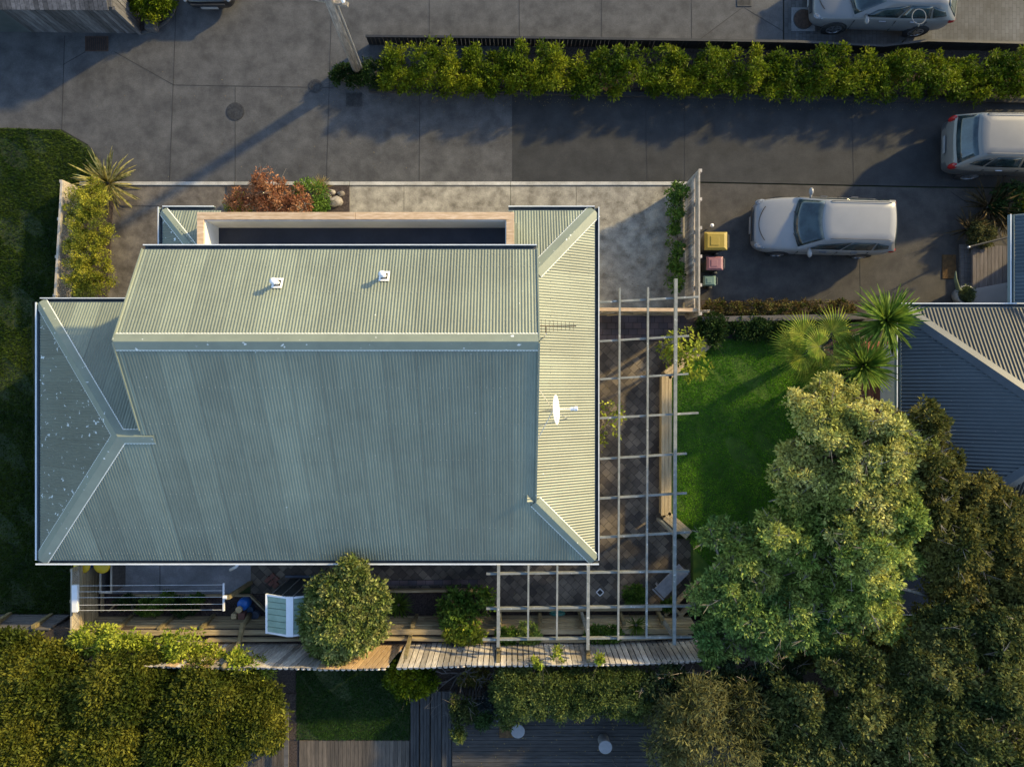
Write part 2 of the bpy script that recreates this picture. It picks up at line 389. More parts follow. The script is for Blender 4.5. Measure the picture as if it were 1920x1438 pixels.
M['conc_path'] = conc('brown_exposed_concrete', (.055,.045,.034), (.17,.145,.115), (.105,.089,.072), 2.4)
M['conc_yard'] = conc('yard_concrete', (.14,.14,.145), (.30,.30,.31), (.2,.2,.21), 1.2)
M['kerb'] = conc('kerb_concrete', (.26,.25,.22), (.5,.48,.43), (.4,.38,.34), 1.5)
M['joint'] = mat('joint', (.015,.015,.016), (.03,.03,.03), rough=.9)
M['patio'] = brickmat('brown_pavers', [(0.1742,0.1403,0.1020),(0.0527,0.0408,0.0323)], (0.0187,0.0153,0.0127), .225, .225, R(45))
M['patio2'] = brickmat('plum_pavers', [(.12,.085,.085),(.06,.055,.07)], (.012,.01,.012), .27, .19, 0)
M['greypave'] = brickmat('grey_block_pavers', [(0.0574,0.0590,0.0607),(0.0344,0.0361,0.0377)], (0.0148,0.0148,0.0148), .23, .115, R(90))  # pavers beyond the hedge, surround dimming painted into both tones
M['soil'] = mat('bark_soil', (.018,.012,.010), (.075,.055,.048), scale=22, rough=.95, bump=1, bscale=60, world=True, fine=.5)
M['lawnbase'] = mat('lawn_soil', (.03,.075,.007), (.07,.13,.013), (.045,.10,.009), scale=3, rough=.95, world=True, fine=.3)
M['lawndark'] = mat('dark_lawn_soil', (.013,.022,.005), (.04,.050,.012), (.022,.036,.007), scale=1.2, rough=.95, world=True, fine=.3)  # lawns beyond the lot: surround dimming put into the colour
M['grass'] = leafmat('grass_blade', (.09,.27,.008), (.22,.46,.02), (.12,.33,.01), isl=.45, scale=1.0, rough=.6)
M['grassd'] = leafmat('dark_grass_blade', (.017,.042,.004), (.046,.076,.009), isl=.4, scale=.6, rough=.7, trans=.15)  # blades dimmed in colour to go with that lawn
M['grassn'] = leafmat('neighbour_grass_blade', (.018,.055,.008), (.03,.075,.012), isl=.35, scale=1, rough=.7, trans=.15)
def wood(name, a, b, c=None, st=(1,12,12), isl=.25, sc=1.6): return mat(name, a, b, c, scale=sc, rough=.85, stretch=st, island=isl, fine=.25, world=True, bump=.3, lo=.3, hi=.7)
M['wood_x'] = wood('treated_pine_x', (.22,.165,.09), (.46,.365,.22), (.34,.265,.15))
M['wood_y'] = wood('treated_pine_y', (.22,.165,.09), (.46,.365,.22), (.34,.265,.15), (12,1,12))
M['bench'] = wood('bench_pine', (.36,.27,.15), (.56,.44,.27), None, (12,1,12), .12)
M['post'] = wood('mossy_post', (.11,.085,.035), (.25,.20,.10), None, (6,6,6))
M['paling'] = wood('weathered_paling', (.26,.225,.19), (.54,.48,.41), (.38,.335,.285), (10,2,2), .45)
M['palingn'] = wood('newer_paling', (.36,.23,.12), (.55,.38,.21), None, (10,2,2), .2)
M['greypal'] = wood('grey_paling', (0.0369,0.0361,0.0377), (0.1066,0.1025,0.1066), None, (8,8,2), .5)
M['deckdark'] = wood('weathered_deck', (0.0164,0.0156,0.0156), (0.0533,0.0500,0.0476), None, (9,1.2,9), .35, 2)
M['deckdarkx'] = wood('weathered_deck_x', (0.0131,0.0127,0.0127), (0.0492,0.0459,0.0435), None, (1.2,9,9), .35, 2)
M['deckwarm'] = wood('warm_deck', (.045,.036,.028), (.11,.088,.066), None, (9,1.2,9), .35, 2)
M['reddeck'] = wood('red_deck', (.15,.05,.028), (.30,.11,.06), None, (8,1,8), .3)
M['sleeper'] = wood('grey_sleeper', (.05,.046,.044), (.11,.10,.096), None, (1,8,8), .25)
M['lattice'] = wood('lattice_wood', (.30,.26,.20), (.46,.40,.32), None, (4,4,4), .15)
M['pergola'] = mat('pergola_paint', (.15,.16,.145), (.24,.24,.215), scale=6, rough=.7, world=True, fine=.12, spots=(9, .68, (.42,.42,.39)))
M['brass'] = mat('cast_iron', (.020,.019,.018), (.05,.048,.045), scale=14, rough=.6, metal=.3)
M['rust'] = mat('rusty_iron', (.035,.02,.012), (.07,.04,.026), scale=10, rough=.75, metal=.2)
M['blackpaint'] = mat('black_paint', (.008,.008,.009), (.018,.018,.019), scale=3, rough=.6)
M['shedroof'] = mat('shed_sheet', (.22,.31,.23), (.30,.40,.30), scale=4, rough=.55, fine=.12, world=True)
M['sheddark'] = mat('shed_wall_sheet', (.035,.045,.045), (.06,.07,.07), scale=3, rough=.5)
# leaves
M['l_hedge'] = leafmat('hedge_leaf', (0.0450,0.0765,0.0036), (0.1800,0.1980,0.0090), (0.0990,0.1350,0.0054), scale=.9, isl=.55)
M['l_under'] = leafmat('underplant_leaf', (.012,.028,.006), (.03,.06,.010))
M['l_box'] = leafmat('box_hedge_leaf', (.17,.19,.018), (.38,.35,.04), scale=3)
M['l_pale'] = leafmat('pale_gum_leaf', (.24,.27,.06), (.56,.52,.17), (.36,.37,.095), scale=.9)
M['l_mid'] = leafmat('mid_green_leaf', (.15,.22,.04), (.44,.45,.11), (.26,.32,.065), scale=.8)
M['l_teal'] = leafmat('blue_green_leaf', (.08,.155,.04), (.32,.37,.09), (.17,.25,.06), scale=.9)
M['l_olive'] = leafmat('olive_leaf', (.042,.058,.007), (.145,.142,.018), (.085,.096,.012), scale=.8, isl=.55)  # hedge mass beyond the lot, surround dimming in the leaf colour
M['l_olived'] = leafmat('dimmed_olive_leaf', (.046,.066,.020), (.190,.190,.058), (.105,.120,.032), scale=.7, isl=.55)  # outer trees: dimming of the surround painted into the leaves
M['l_brown'] = leafmat('dimmed_brown_leaf', (.075,.082,.018), (.200,.178,.045), scale=.9)  # brown leaf tone carries the surround dimming
M['l_willow'] = leafmat('grey_willow_leaf', (0.0720,0.0765,0.0225), (0.1710,0.1620,0.0585), scale=1.2)
M['l_citrus'] = leafmat('citrus_leaf', (.10,.14,.030), (.30,.30,.10), (.17,.20,.05), scale=4, isl=.55)
M['l_lime'] = leafmat('lime_leaf', (.16,.22,.018), (.36,.38,.05), scale=3)
M['l_green'] = leafmat('garden_green_leaf', (.045,.10,.012), (.14,.22,.035), scale=3)
M['l_dkgreen'] = leafmat('dark_garden_leaf', (.014,.035,.010), (.045,.085,.022), scale=3)
M['l_clip'] = leafmat('clipped_hedge_leaf', (0.0455,0.0715,0.0156), (0.1430,0.1755,0.0455), (0.0845,0.1105,0.0260), scale=1.6)
M['l_red'] = leafmat('red_maple_leaf', (.22,.085,.045), (.42,.22,.11), (.31,.14,.07), scale=3, isl=.4)
M['l_flax'] = leafmat('striped_flax_leaf', (.15,.15,.03), (.44,.37,.14), scale=9, isl=.5)
M['l_bronze'] = leafmat('bronze_flax_leaf', (.035,.026,.010), (.11,.078,.035), scale=9, isl=.5)
M['l_yucca'] = leafmat('yucca_leaf', (.05,.11,.012), (.17,.24,.03), scale=5, isl=.4)
M['l_palm'] = leafmat('fan_palm_leaf', (.10,.17,.012), (.28,.30,.035), scale=4, isl=.35)
M['l_grasst'] = leafmat('tuft_blade', (.05,.10,.012), (.13,.20,.03), scale=6, isl=.4)
M['l_gold'] = leafmat('gold_tuft_blade', (.28,.20,.06), (.48,.36,.13), scale=6, isl=.3)
M['l_redhedge'] = leafmat('mixed_hedge_leaf', (.06,.08,.014), (.14,.135,.03), (.11,.07,.03), scale=3.5, isl=.5)

# ================================================================ ground and paving (structure)
def poly(pts, z=0.0): return [P(u, v, z) for u, v in pts]
def slab(name, pts, z, m, th=.004, joints=(), jw=.018, jm=None):
    mb = MB(); mb.prism(poly(pts, z), z - th, z)
    for a, b in joints:
        p, q = P(*a, z), P(*b, z); mb.beam(p + Vector((0,0,.002)), q + Vector((0,0,.002)), jw, .004, mi=1)
    return struct(mb.build(name, [m, jm or M['joint']]))
g = MB(); g.add([(-120,-120,-.06),(120,-120,-.06),(120,120,-.06),(-120,120,-.06)], [(0,1,2,3)])
struct(g.build('ground', M['lawndark']))
slab('driveway', [(-500,-300),(960,-300),(960,341),(190,341),(186,300),(165,272),(115,243),(-500,238)], 0, M['conc_out'], .05,
     [((113,348),(121,68)),((318,340),(333,-60)),((441,340),(441,163)),((326,160),(625,165)),((625,-100),(612,341)),
      ((215,98),(326,160)),((160,98),(118,122)),((787,170),(786,341)),((805,-60),(805,80))])
slab('driveway', [(960,-300),(1468,-300),(1468,83),(960,83)], 0, M['conc_out'], .05,
     [((973,-60),(974,80)),((1128,-60),(1128,80)),((1296,-60),(1297,80)),((1395,15),(1470,60)),((1392,15),(1305,80))])
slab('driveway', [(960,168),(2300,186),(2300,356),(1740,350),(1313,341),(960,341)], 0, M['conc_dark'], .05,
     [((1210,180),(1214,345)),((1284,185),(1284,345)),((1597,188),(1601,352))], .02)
slab('driveway', [(1313,343.5),(1740,352.5),(2300,358.5),(2300,640),(1313,640)], 0, M['conc_mid'], .05, [((1612,480),(1614,600)),((1783,360),(1815,382))])
slab('driveway', [(1470,-300),(2300,-300),(2300,100),(1470,86)], 0, M['greypave'], .05)
slab('ditch', [(690,76),(2300,92),(2300,188),(960,170),(690,164)], -.001, M['soil'], .05)
# the lot's own slabs
lot = MB()
for i, (a, b) in enumerate([((655,349),(757,420)),((757.8,349),(957,420)),((957.8,349),(1080,420)),((1080.8,349),(1312,582))]):
    lot.prism(poly([(a[0],a[1]),(b[0],a[1]),(b[0],b[1]),(a[0],b[1])], .0), -.05, .0)
struct(lot.build('parking_slab', M['conc_pale']))
slab('path', [(150,349),(655,349),(655,420),(420,420),(420,640),(150,640)], 0, M['conc_path'], .05, [((437,349),(437,390)),((150,386),(305,387))])
k = MB()
for a, b in [((150,341.5),(440,348)),((440.8,341.5),(655,348)),((655.8,341.5),(957,348)),((957.8,341.5),(1296,348))]:
    k.prism(poly([a,(b[0],a[1]),b,(a[0],b[1])], 0), -.05, .035)
struct(k.build('kerb', M['kerb'], bevel=.008))
slab('patio', [(1060,640),(1262,640),(1262,1010),(1310,1010),(1310,1160),(470,1160),(470,1000),(1060,1000)], 0, M['patio'], .05)
slab('patio', [(1060,583),(1312,583),(1312,639),(1060,639)], 0.004, M['patio2'], .05)
slab('yard_slab', [(150,1000),(470,1000),(470,1096),(430,1113),(150,1113)], 0.003, M['conc_yard'], .05, [((300,1060),(300,1112))])
slab('garden_bed', [(150,1114),(700,1114),(700,1104),(894,1104),(935,1142),(1310,1142),(1310,1165),(150,1165)], .06, M['soil'], .1)
# neighbour's lawn strip on the west
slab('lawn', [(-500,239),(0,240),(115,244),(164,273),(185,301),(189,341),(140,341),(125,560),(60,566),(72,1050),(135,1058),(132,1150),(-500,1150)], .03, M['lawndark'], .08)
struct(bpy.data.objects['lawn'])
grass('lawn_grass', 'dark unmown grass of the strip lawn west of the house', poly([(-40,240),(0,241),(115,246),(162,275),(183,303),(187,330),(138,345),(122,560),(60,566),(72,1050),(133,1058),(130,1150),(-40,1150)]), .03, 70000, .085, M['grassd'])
# upper terrace south of the retaining wall
t = MB(); t.prism([(-60,-7.33),(60,-7.33),(60,-60),(-60,-60)], -.5, 1.0); struct(t.build('terrace', M['soil']))
# raised lawn behind the bench wall
LZ = .32
slab('back_lawn', [(1258,705),(1330,636),(1640,632),(1720,640),(1720,1180),(1300,1150),(1300,1010),(1258,980)], LZ, M['lawnbase'], LZ)
grass('back_lawn_grass', 'bright green lawn grass inside the curved bench wall', poly([(1260,706),(1330,639),(1545,636),(1640,720),(1640,1060),(1330,1060),(1262,982)], LZ), LZ, 110000, .038, M['grass'], .009)
slab('neighbour_bed', [(1313,563),(1614,563),(1614,604),(1313,604)], .03, M['soil'], .05)
slab('back_bed', [(1320,606),(1640,606),(1640,634),(1332,635)], LZ+.01, M['soil'], .2)
slab('palm_bed', [(1478,638),(1640,632),(1640,770),(1570,745),(1505,692)], LZ+.012, M['soil'], .2)
slab('kerb_bed', [(262,-60),(332,-60),(330,8),(312,42),(290,58),(262,62)], .03, M['soil'], .08)
slab('front_bed', [(425,349),(655,349),(655,402),(425,402)], .03, M['soil'], .08)
slab('side_bed', [(138,349),(215,349),(200,562),(126,562)], .02, M['soil'], .05)

# ================================================================ the house
ZE = 2.4; pS = .55
XL, XR, YS, YN, YW = -13.14, 2.30, -4.915, 4.81, 2.257
RX0, RX1, RY, RZ = -9.265, .62, .97, 2.4 + .55*(.97+4.915)
house = thing('house', 'two level house with corrugated green grey steel roof and recessed roof balcony', 'house', (-5.0, 0, 0))
def corr(mb, pts, axis, zf, amp=.009, per=.0762, n=8, mi=0):
    """corrugated sheet over a convex plan polygon; waves repeat along axis (0 = x, 1 = y)"""
    o = 1 - axis; a0 = min(p[axis] for p in pts); a1 = max(p[axis] for p in pts)
    k0 = math.floor(a0/per*n); k1 = math.ceil(a1/per*n); prev = None
    for k in range(k0, k1+1):
        a = min(max(k*per/n, a0+1e-6), a1-1e-6); hits = []
        for i in range(len(pts)):
            p, q = pts[i], pts[(i+1) % len(pts)]
            if (p[axis]-a)*(q[axis]-a) <= 0 and abs(p[axis]-q[axis]) > 1e-9:
                t = (a-p[axis])/(q[axis]-p[axis]); hits.append(p[o]+t*(q[o]-p[o]))
        if len(hits) < 2: continue
        b0, b1 = min(hits), max(hits); dz = amp*math.sin(2*math.pi*k/n)
        row = []
        for b in (b0, b1):
            xy = (a, b) if axis == 0 else (b, a); row.append((xy[0], xy[1], zf(*xy)+dz))
        i0 = len(mb.v); mb.v += row
        if prev is not None:
            f = (prev, i0, i0+1, prev+1)
            if axis == 1: f = f[::-1]
            mb.f.append(f); mb.m.append(mi)
        prev = i0
    return mb
fS = lambda x, y: ZE + pS*(y-YS)
fE = lambda x, y: ZE + .583*(XR-x)
fN = lambda x, y: ZE + .53*(YN-y)
fUN = lambda x, y: RZ - .55*(y-RY)
WP = (-9.857, -1.33); WZ = fS(*WP)
fW = lambda x, y: ZE + (WZ-ZE)/(WP[0]-XL)*(x-XL)
fWN = lambda x, y: ZE + (WZ-ZE)/(YW-WP[1])*(YW-y)
NWX = -9.73
fNW = lambda x, y: ZE + .55*(x-NWX)
r = MB()
corr(r, [(RX0,YS),(RX1,YS),(RX1,RY),(RX0,RY)], 0, fS)
corr(r, [(XL,YS),(RX0,YS),(RX0,WP[1]),WP], 0, fS)
corr(r, [(RX1,YS),(XR,YS),(RX1,-3.13)], 0, fS)
corr(r, [(RX0,RY),(RX1,RY),(RX1,3.36),(RX0,3.36)], 0, fUN)
corr(r, [(.02,2.3),(.62,2.3),(.62,2.96),(XR,YN),(.02,YN)], 0, fN)
corr(r, [(NWX,YN),(-8.1,YN),(-8.1,2.6),(-8.3,3.3)], 0, fN)
corr(r, [(XL,YW),WP,(-8.85,WP[1]),(-8.85,YW)], 0, fWN)
corr(r, [(XR,YS),(XR,YN),(.62,2.96),(.62,-3.13)], 1, fE, mi=1)
corr(r, [(.40,-3.13),(.62,-3.13),(.62,2.96),(.40,2.96)], 1, fE, mi=1)
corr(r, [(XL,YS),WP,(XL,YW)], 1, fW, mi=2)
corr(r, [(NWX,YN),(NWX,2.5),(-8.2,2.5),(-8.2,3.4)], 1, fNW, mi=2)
roof = r.build('roof', [M['roof_x'], M['roof_y'], M['roof_west']], house, smooth=True)
sc = MB()
def screws(axis, vals, a0, a1, f, step=.152):
    for v_ in vals:
        a = math.ceil(a0/step)*step
        while a < a1:
            x, y = (a, v_) if axis == 0 else (v_, a); j = random.uniform(-.012,.012); z = f(x, y+j)+.012
            if random.random() < .8: sc.box((x-.006,y+j-.006,z-.01),(x+.006,y+j+.006,z+.005))
            a += step
screws(0, (-4.7,-3.9,-2.9,-1.95,-1.0,-.1), -9.1, .5, fS); screws(0, (1.5,2.2,2.9,3.25), -9.1, .5, fUN); screws(0, (-4.7,-3.9), -12.3, -9.1, fS)
screws(1, (2.15,1.6,1.05), -3.6, 3.6, fE)
so_ = sc.build('roof_screws', mat('screw_head', (.30,.31,.29), (.42,.43,.41), scale=3, rough=.6, world=True), house); so_['kind'] = 'stuff'
# walls
wl = MB()
wl.box((XL+.45, YS+.45, 0), (XR-.5, YW-.45, 2.38))
wl.box((NWX+.45, YW-.45, 0), (XR-.5, YN-.4, 2.38))
wl.build('wall', M['wall'], house)
gw = MB()          # upper storey: gable ends and the wall behind the balcony
for x0, x1 in ((-8.95, -8.85), (.40, .50)):
    pr = [(-1.3 if x0 < -5 else -3.0, 2.45), (3.02, 2.45), (3.02, fUN(0,3.02)-.05), (RY, RZ-.05)]
    if x0 < -5: pr.append((-1.3, fS(0,-1.3)-.05))
    else: pr.append((-3.0, fS(0,-3.0)-.05))
    n = len(pr); gw.add([(x0,y,z) for y,z in pr]+[(x1,y,z) for y,z in pr], [tuple(range(n)), tuple(range(n,2*n))[::-1]] + [((i+1)%n,i,n+i,n+(i+1)%n) for i in range(n)])
gw.box((-8.85, 2.96, 2.45), (.40, 3.02, fUN(0,3.02)-.06))
gw.build('upper_wall', M['wall'], house)
for x in (-7.6, -5.4, -3.2, -1.4): MB().box((x, 3.025, 2.75), (x+1.3, 3.06, 3.95)).build('window', M['glass'], house)
# ridge and hip caps: two wings lying just over the planes on either side
def cap(name, p0, p1, w0, w1, f0, f1, side, lift=.026, edge=True):
    """p0,p1 plan points; side = unit plan normal towards wing 0"""
    mb = MB(); p0, p1 = Vector(p0), Vector(p1)
    for sgn, wd_, f in ((1, w0, f0), (-1, w1, f1)):
        s = Vector(side)*sgn
        q0, q1 = p0 + s*wd_, p1 + s*wd_
        vs = []
        for dz in (lift, lift-.012):
            vs += [(p0.x,p0.y,f(p0.x,p0.y)+dz+.012),(p1.x,p1.y,f(p1.x,p1.y)+dz+.012),(q1.x,q1.y,f(q1.x,q1.y)+dz),(q0.x,q0.y,f(q0.x,q0.y)+dz)]
        fs = [(0,1,2,3),(7,6,5,4),(2,1,5,6),(3,2,6,7),(0,3,7,4)]
        if sgn < 0: fs = [x[::-1] for x in fs]
        mb.add(vs, fs)
        if edge:
            e0, e1 = q0 + s*.018, q1 + s*.018; n = int((q1-q0).length/.038); vs = []; 
            for i in range(n+1):
                a = q0.lerp(q1, i/n); b = e0.lerp(e1, i/n) + (s*.008 if i % 2 else s*-.006)
                vs += [(a.x,a.y,f(a.x,a.y)+lift-.003),(b.x,b.y,f(b.x,b.y)+lift-.010)]
            fs = [(2*i,2*i+2,2*i+3,2*i+1) for i in range(n)]
            mb.add(vs, fs, 1)
    return mb.build(name, [M['cap'], M['capedge']], house)
def capline(name, a, b, fa, fb, w=.17, up=None):
    d = (Vector(b)-Vector(a)).normalized(); s = Vector((-d.y, d.x)); return cap(name, a, b, w, w, fa, fb, s)
capline('ridge_cap', (RX0,RY), (RX1,RY), fUN, fS, .19)
capline('ridge_cap', WP, (RX0+.3,WP[1]), fWN, fS, .17)
capline('hip_cap', (XL,YS), WP, fW, fS, .2)
capline('hip_cap', WP, (XL,YW), fW, fWN, .17)
capline('hip_cap', (XR,YS), (RX1,-3.13), fS, fE, .16)
capline('hip_cap', (.62,2.96), (XR,YN), fN, fE, .2)
capline('hip_cap', (NWX,YN), (-8.35,3.36), fN, fNW, .13)
# barge boards under the upper gable edges
for x, ylo in ((RX0, WP[1]+.18), (RX1, -3.1)):
    s = .035 if x > 0 else -.035; bb = MB()
    bb.beam((x+s*.5,RY,RZ-.035), (x+s*.5,3.36,fUN(0,3.36)-.035), .03, .13)
    bb.beam((x+s*.5,RY,RZ-.035), (x+s*.5,ylo,fS(0,ylo)-.035), .03, .13)
    bb.build('barge_board', M['cap'], house)
# gutters
def gutter(a, b, out, z, lip=.026):
    a, b, out = Vector(a), Vector(b), Vector(out); d = (b-a).normalized(); mb = MB()
    def strip(o0, o1, z0, z1, mi):
        p, q = a+out*((o0+o1)/2), b+out*((o0+o1)/2)
        mb.beam((p.x,p.y,(z0+z1)/2),(q.x,q.y,(z0+z1)/2), abs(o1-o0), z1-z0, mi=mi)
    strip(.0, .012, z-.12, z-.02, 0); strip(.012, .108, z-.12, z-.108, 1); strip(.108, .125, z-.12, z-.0, 0); strip(.13-lip, .13, z, z+.012, 2)
    mb.build('gutter', [M['gutter'], M['gutterin'], M['gutterlip']], house)
for a, b, o, z in [((XL-.12,YS),(XR+.12,YS),(0,-1),ZE),((XL,YS),(XL,YW),(-1,0),ZE),((XR,YS),(XR,YN+.1),(1,0),ZE),((-.1,YN),(XR,YN),(0,1),ZE),
                   ((NWX,YN),(-8.3,YN),(0,1),ZE),((NWX,2.35),(NWX,YN+.1),(-1,0),ZE),((XL,YW),(-8.9,YW),(0,1),ZE),((RX0,3.36),(RX1,3.36),(0,1),fUN(0,3.36))]:
    gutter(a, b, o, z, .042 if (a[1] == YS and b[1] == YS) or a[0] == XL and b[0] == XL else .026)
# recessed balcony with timber capped parapet
ZF, ZT = 2.6, 3.5
bx0, by1 = P(382,0,ZT).x, P(0,412,ZT).y; bx1 = P(949,0,ZT).x
ox0, oy1, ox1 = P(369,0,ZT).x, P(0,398,ZT).y, P(964,0,ZT).x
b = MB(); b.box((ox0+.04, 3.03, 2.3), (ox1-.04, oy1-.04, ZF)); b.build('balcony_floor', M['membrane'], house)
par = MB(); par.box((ox0+.02, 3.025, 2.3), (bx0+.02, oy1-.02, ZT-.05)); par.box((bx1-.02, 3.025, 2.3), (ox1-.02, oy1-.02, ZT-.05)); par.box((bx0+.022, by1-.02, 2.3), (bx1-.022, oy1-.02, ZT-.05))
pa = par.build('parapet', M['white'], house)
cp = MB(); cp.box((ox0, by1, ZT-.045), (-4.12, oy1, ZT)); cp.box((-4.112, by1, ZT-.045), (ox1, oy1, ZT)); cp.box((ox0, 3.03, ZT-.045), (bx0, by1-.004, ZT)); cp.box((bx1, 3.03, ZT-.045), (ox1, by1-.004, ZT))
cp.build('cap', M['rawtimber'], pa, bevel=.006)
fl = MB(); fl.box((ox1+.002, 3.05, 2.5), (ox1+.09, by1-.05, 3.30)); fl.build('flashing', M['cap'], house)
# vents
for (u, v) in ((521,531),(721,518)):
    p = onplane(u, v, RZ+.55*RY, 0, -.55); o = p + Vector((0,0,-.03))
    vp = MB(); vp.lathe(o, [(.055,0),(.055,.34)], 16)
    vo = vp.build('vent_pipe', M['whitemetal'], house, smooth=False)
    MB().lathe(p+Vector((0,0,.30)), [(.0,-.0),(.085,.0),(.085,.05),(.04,.10),(.0,.11)], 16).build('cowl', M['whitemetal'], vo, smooth=False)
    fm = MB(); q = .13
    fm.add([(p.x-q,p.y-q,p.z+.55*q+.03),(p.x+q,p.y-q,p.z+.55*q+.03),(p.x+q,p.y+q,p.z-.55*q+.03),(p.x-q,p.y+q,p.z-.55*q+.03)],[(0,1,2,3)])
    fm.add([(p.x-.08,p.y-.08,p.z+.55*.08+.036),(p.x+.08,p.y-.08,p.z+.55*.08+.036),(p.x+.08,p.y+.08,p.z-.55*.08+.036),(p.x-.08,p.y+.08,p.z-.55*.08+.036)],[(0,1,2,3)],1)
    fm.build('flashing', [M['whitemetal'], M['dark']], vo)
# downpipe elbow by the south eave
dp = MB(); dp.tube([P(449,1056,2.25)+Vector((0,.05,0)), P(443,1062,1.2), P(432,1068,.85)], [.045,.045,.045], 12); dp.build('downpipe', M['whitemetal'], house, smooth=True)
# satellite dish
sp = onplane(1008, 772, 0,0,0)
base = Vector((.66, -.75, fE(.66,-.75)))
dc = P(1042, 768, 4.15)
dish = thing('satellite_dish', 'white satellite dish on strut mount at the east gable edge', 'satellite dish', (base.x, base.y, base.z))
ax = Vector((.93, .06, .26)).normalized(); prof = [(0,-.055),(.12,-.05),(.25,-.03),(.38,.012),(.383,.02),(.375,.02),(.25,-.018),(.12,-.038),(0,-.043)]
MB().lathe(dc, prof, 32, axis=ax).build('dish', M['whitemetal'], dish, smooth=True)
f = dc + ax*.42 + Vector((0,0,.0))
MB().tube([dc - ax*.02 - Vector((0,0,.33)), f - Vector((0,0,.1)), f], [.016,.016,.016], 8).build('feed_arm', M['whitemetal'], dish)
MB().lathe(f - ax*.03, [(.03,-.02),(.045,0),(.045,.09),(.06,.1),(.06,.17),(0,.17)], 14, axis=ax).build('receiver', M['whitemetal'], dish)
ms = MB(); bk = dc - ax*.06
ms.tube([bk, (base.x+.1, base.y, base.z)], .022, 8)
for q in ((.64,-.05), (.64,-1.55), (1.5,-.95)): ms.tube([bk-Vector((0,0,.1)), (q[0], q[1], fE(*q)+.02)], .012, 6)
ms.build('mount', M['chrome'], dish)
# television aerial
ab = P(1020,632,3.4); an = thing('tv_aerial', 'thin rusty television aerial beside the ridge end on the east roof slope', 'aerial', (ab.x,ab.y,fE(ab.x,ab.y)))
MB().tube([(ab.x,ab.y,fE(ab.x,ab.y)-.02),(ab.x,ab.y,4.6)], .016, 8).build('mast', M['chrome'], an)
bm_ = MB(); bm_.tube([(ab.x-.15,ab.y+.2,4.55),(ab.x+.75,ab.y+.2,4.5)], .012, 6)
for i in range(9):
    x = ab.x-.12+i*.1; bm_.tube([(x,ab.y+.2-.17+i*.01,4.545),(x,ab.y+.2+.17-i*.01,4.545)], .005, 5)
bm_.tube([(ab.x,ab.y,4.55),(ab.x,ab.y+.2,4.55)], .012, 6)
bm_.build('elements', M['rust'], an)
# ================================================================ pergola
PZ = 2.35
pg = thing('pergola', 'open pale green timber pergola grid over the brown paved patio', 'pergola', (4.2, -1.5, 0))
hs = []
EX = XR + .13
for v, ue, us in [(562,1309,None),(635,1291,None),(706,1290,None),(779,1309,None),(855,1287,None),(929,1287,None),(1002,1293,None),(1074,1292,912),(1139,1296,912),(1197,1297,905)]:
    q = P(ue, v-5 if v < 1060 else v-4, PZ); y0 = P(1118, v+5, PZ).y
    p = Vector((EX+.02, y0, PZ)) if us is None else P(us, v+1, PZ)
    MBx = MB().beam(p, q, .055, .11)
    MBx.build('rafter', M['pergola'], pg)
for u, v0, v1, wd, dz in [(1162,540,1199,.05,.085),(1215,539,1196,.05,.085),(1267,523,1208,.085,.10),(935,1056,1212,.085,.085),(991,1056,1199,.05,.085),(1045,1056,1199,.05,.085),(1103,1056,1217,.085,.10)]:
    z = PZ + .055 + dz*.5
    p, q = P(u, v0, z), P(u-(3 if u > 1110 else 1), v1, z)
    if v0 > 1000: p.y = YS - .135
    MB().beam(p, q, wd, dz).build('beam', M['pergola'], pg)
for u, v in [(1267,640),(1266,1003),(1264,1195),(1103,1190),(935,1190)]:
    p = P(u, v, PZ); MB().beam((p.x,p.y,0.0 if v < 1190 else .5),(p.x,p.y,PZ-.056), .09, .09, up=(0,1,0)).build('post', M['pergola'], pg)

# ================================================================ curved bench wall round the lawn
bw = thing('bench_wall', 'pale pine slatted bench wall edging the raised lawn', 'garden wall', P(1250,840,0))
BZ = .46
segs = [[(1337,637),(1322,640),(1241,703),(1241,968),(1284,1003),(1292,1010)]]
line = [(1330,642),(1250,704),(1249,966),(1292,1003)]
for i in range(3):
    a, b2 = P(*line[i], BZ), P(*line[i+1], BZ); d = (b2-a).normalized(); nn = Vector((-d.y, d.x, 0))
    for kx in (-.105, 0, .105):
        ext = .043*abs(kx)/.105
        MB().beam(a+nn*kx-d*(ext if kx*0 else 0), b2+nn*kx, .098, .04).build('slat', M['bench'], bw, bevel=.004)
    for j in range(4):
        zz = .05+.1*j
        mbw = MB(); mbw.beam(Vector((a.x,a.y,zz))-nn*.1*(1 if i else 1), Vector((b2.x,b2.y,zz))-nn*.1, .04, .096); mbw.build('wall_board', M['wood_y'], bw)

# ================================================================ fences
def palings(mb, a, b2, z0, z1, wd=.095, gap=.012, th=.018, scal=0.0, mi=0, lean=None):
    a, b2 = Vector(a), Vector(b2); L = (b2-a).length; n = int(L/(wd+gap)); d = (b2-a)/L; nn = Vector((-d.y, d.x, 0))
    lean = lean or Vector((0,0,0))
    for i in range(n):
        c = a + d*((i+.5)*L/n); h = z1 + random.uniform(-.03,.03)*scal + (scal*.06*math.sin(i*.35) if scal else 0)
        j = nn*random.uniform(-.004,.004)
        mb.beam(Vector((c.x,c.y,z0))+j, Vector((c.x,c.y,h))+j+lean, wd*random.uniform(.95,1.0), th, up=nn, mi=mi if not isinstance(mi, tuple) else (mi[1] if mi[2](i) else mi[0]))
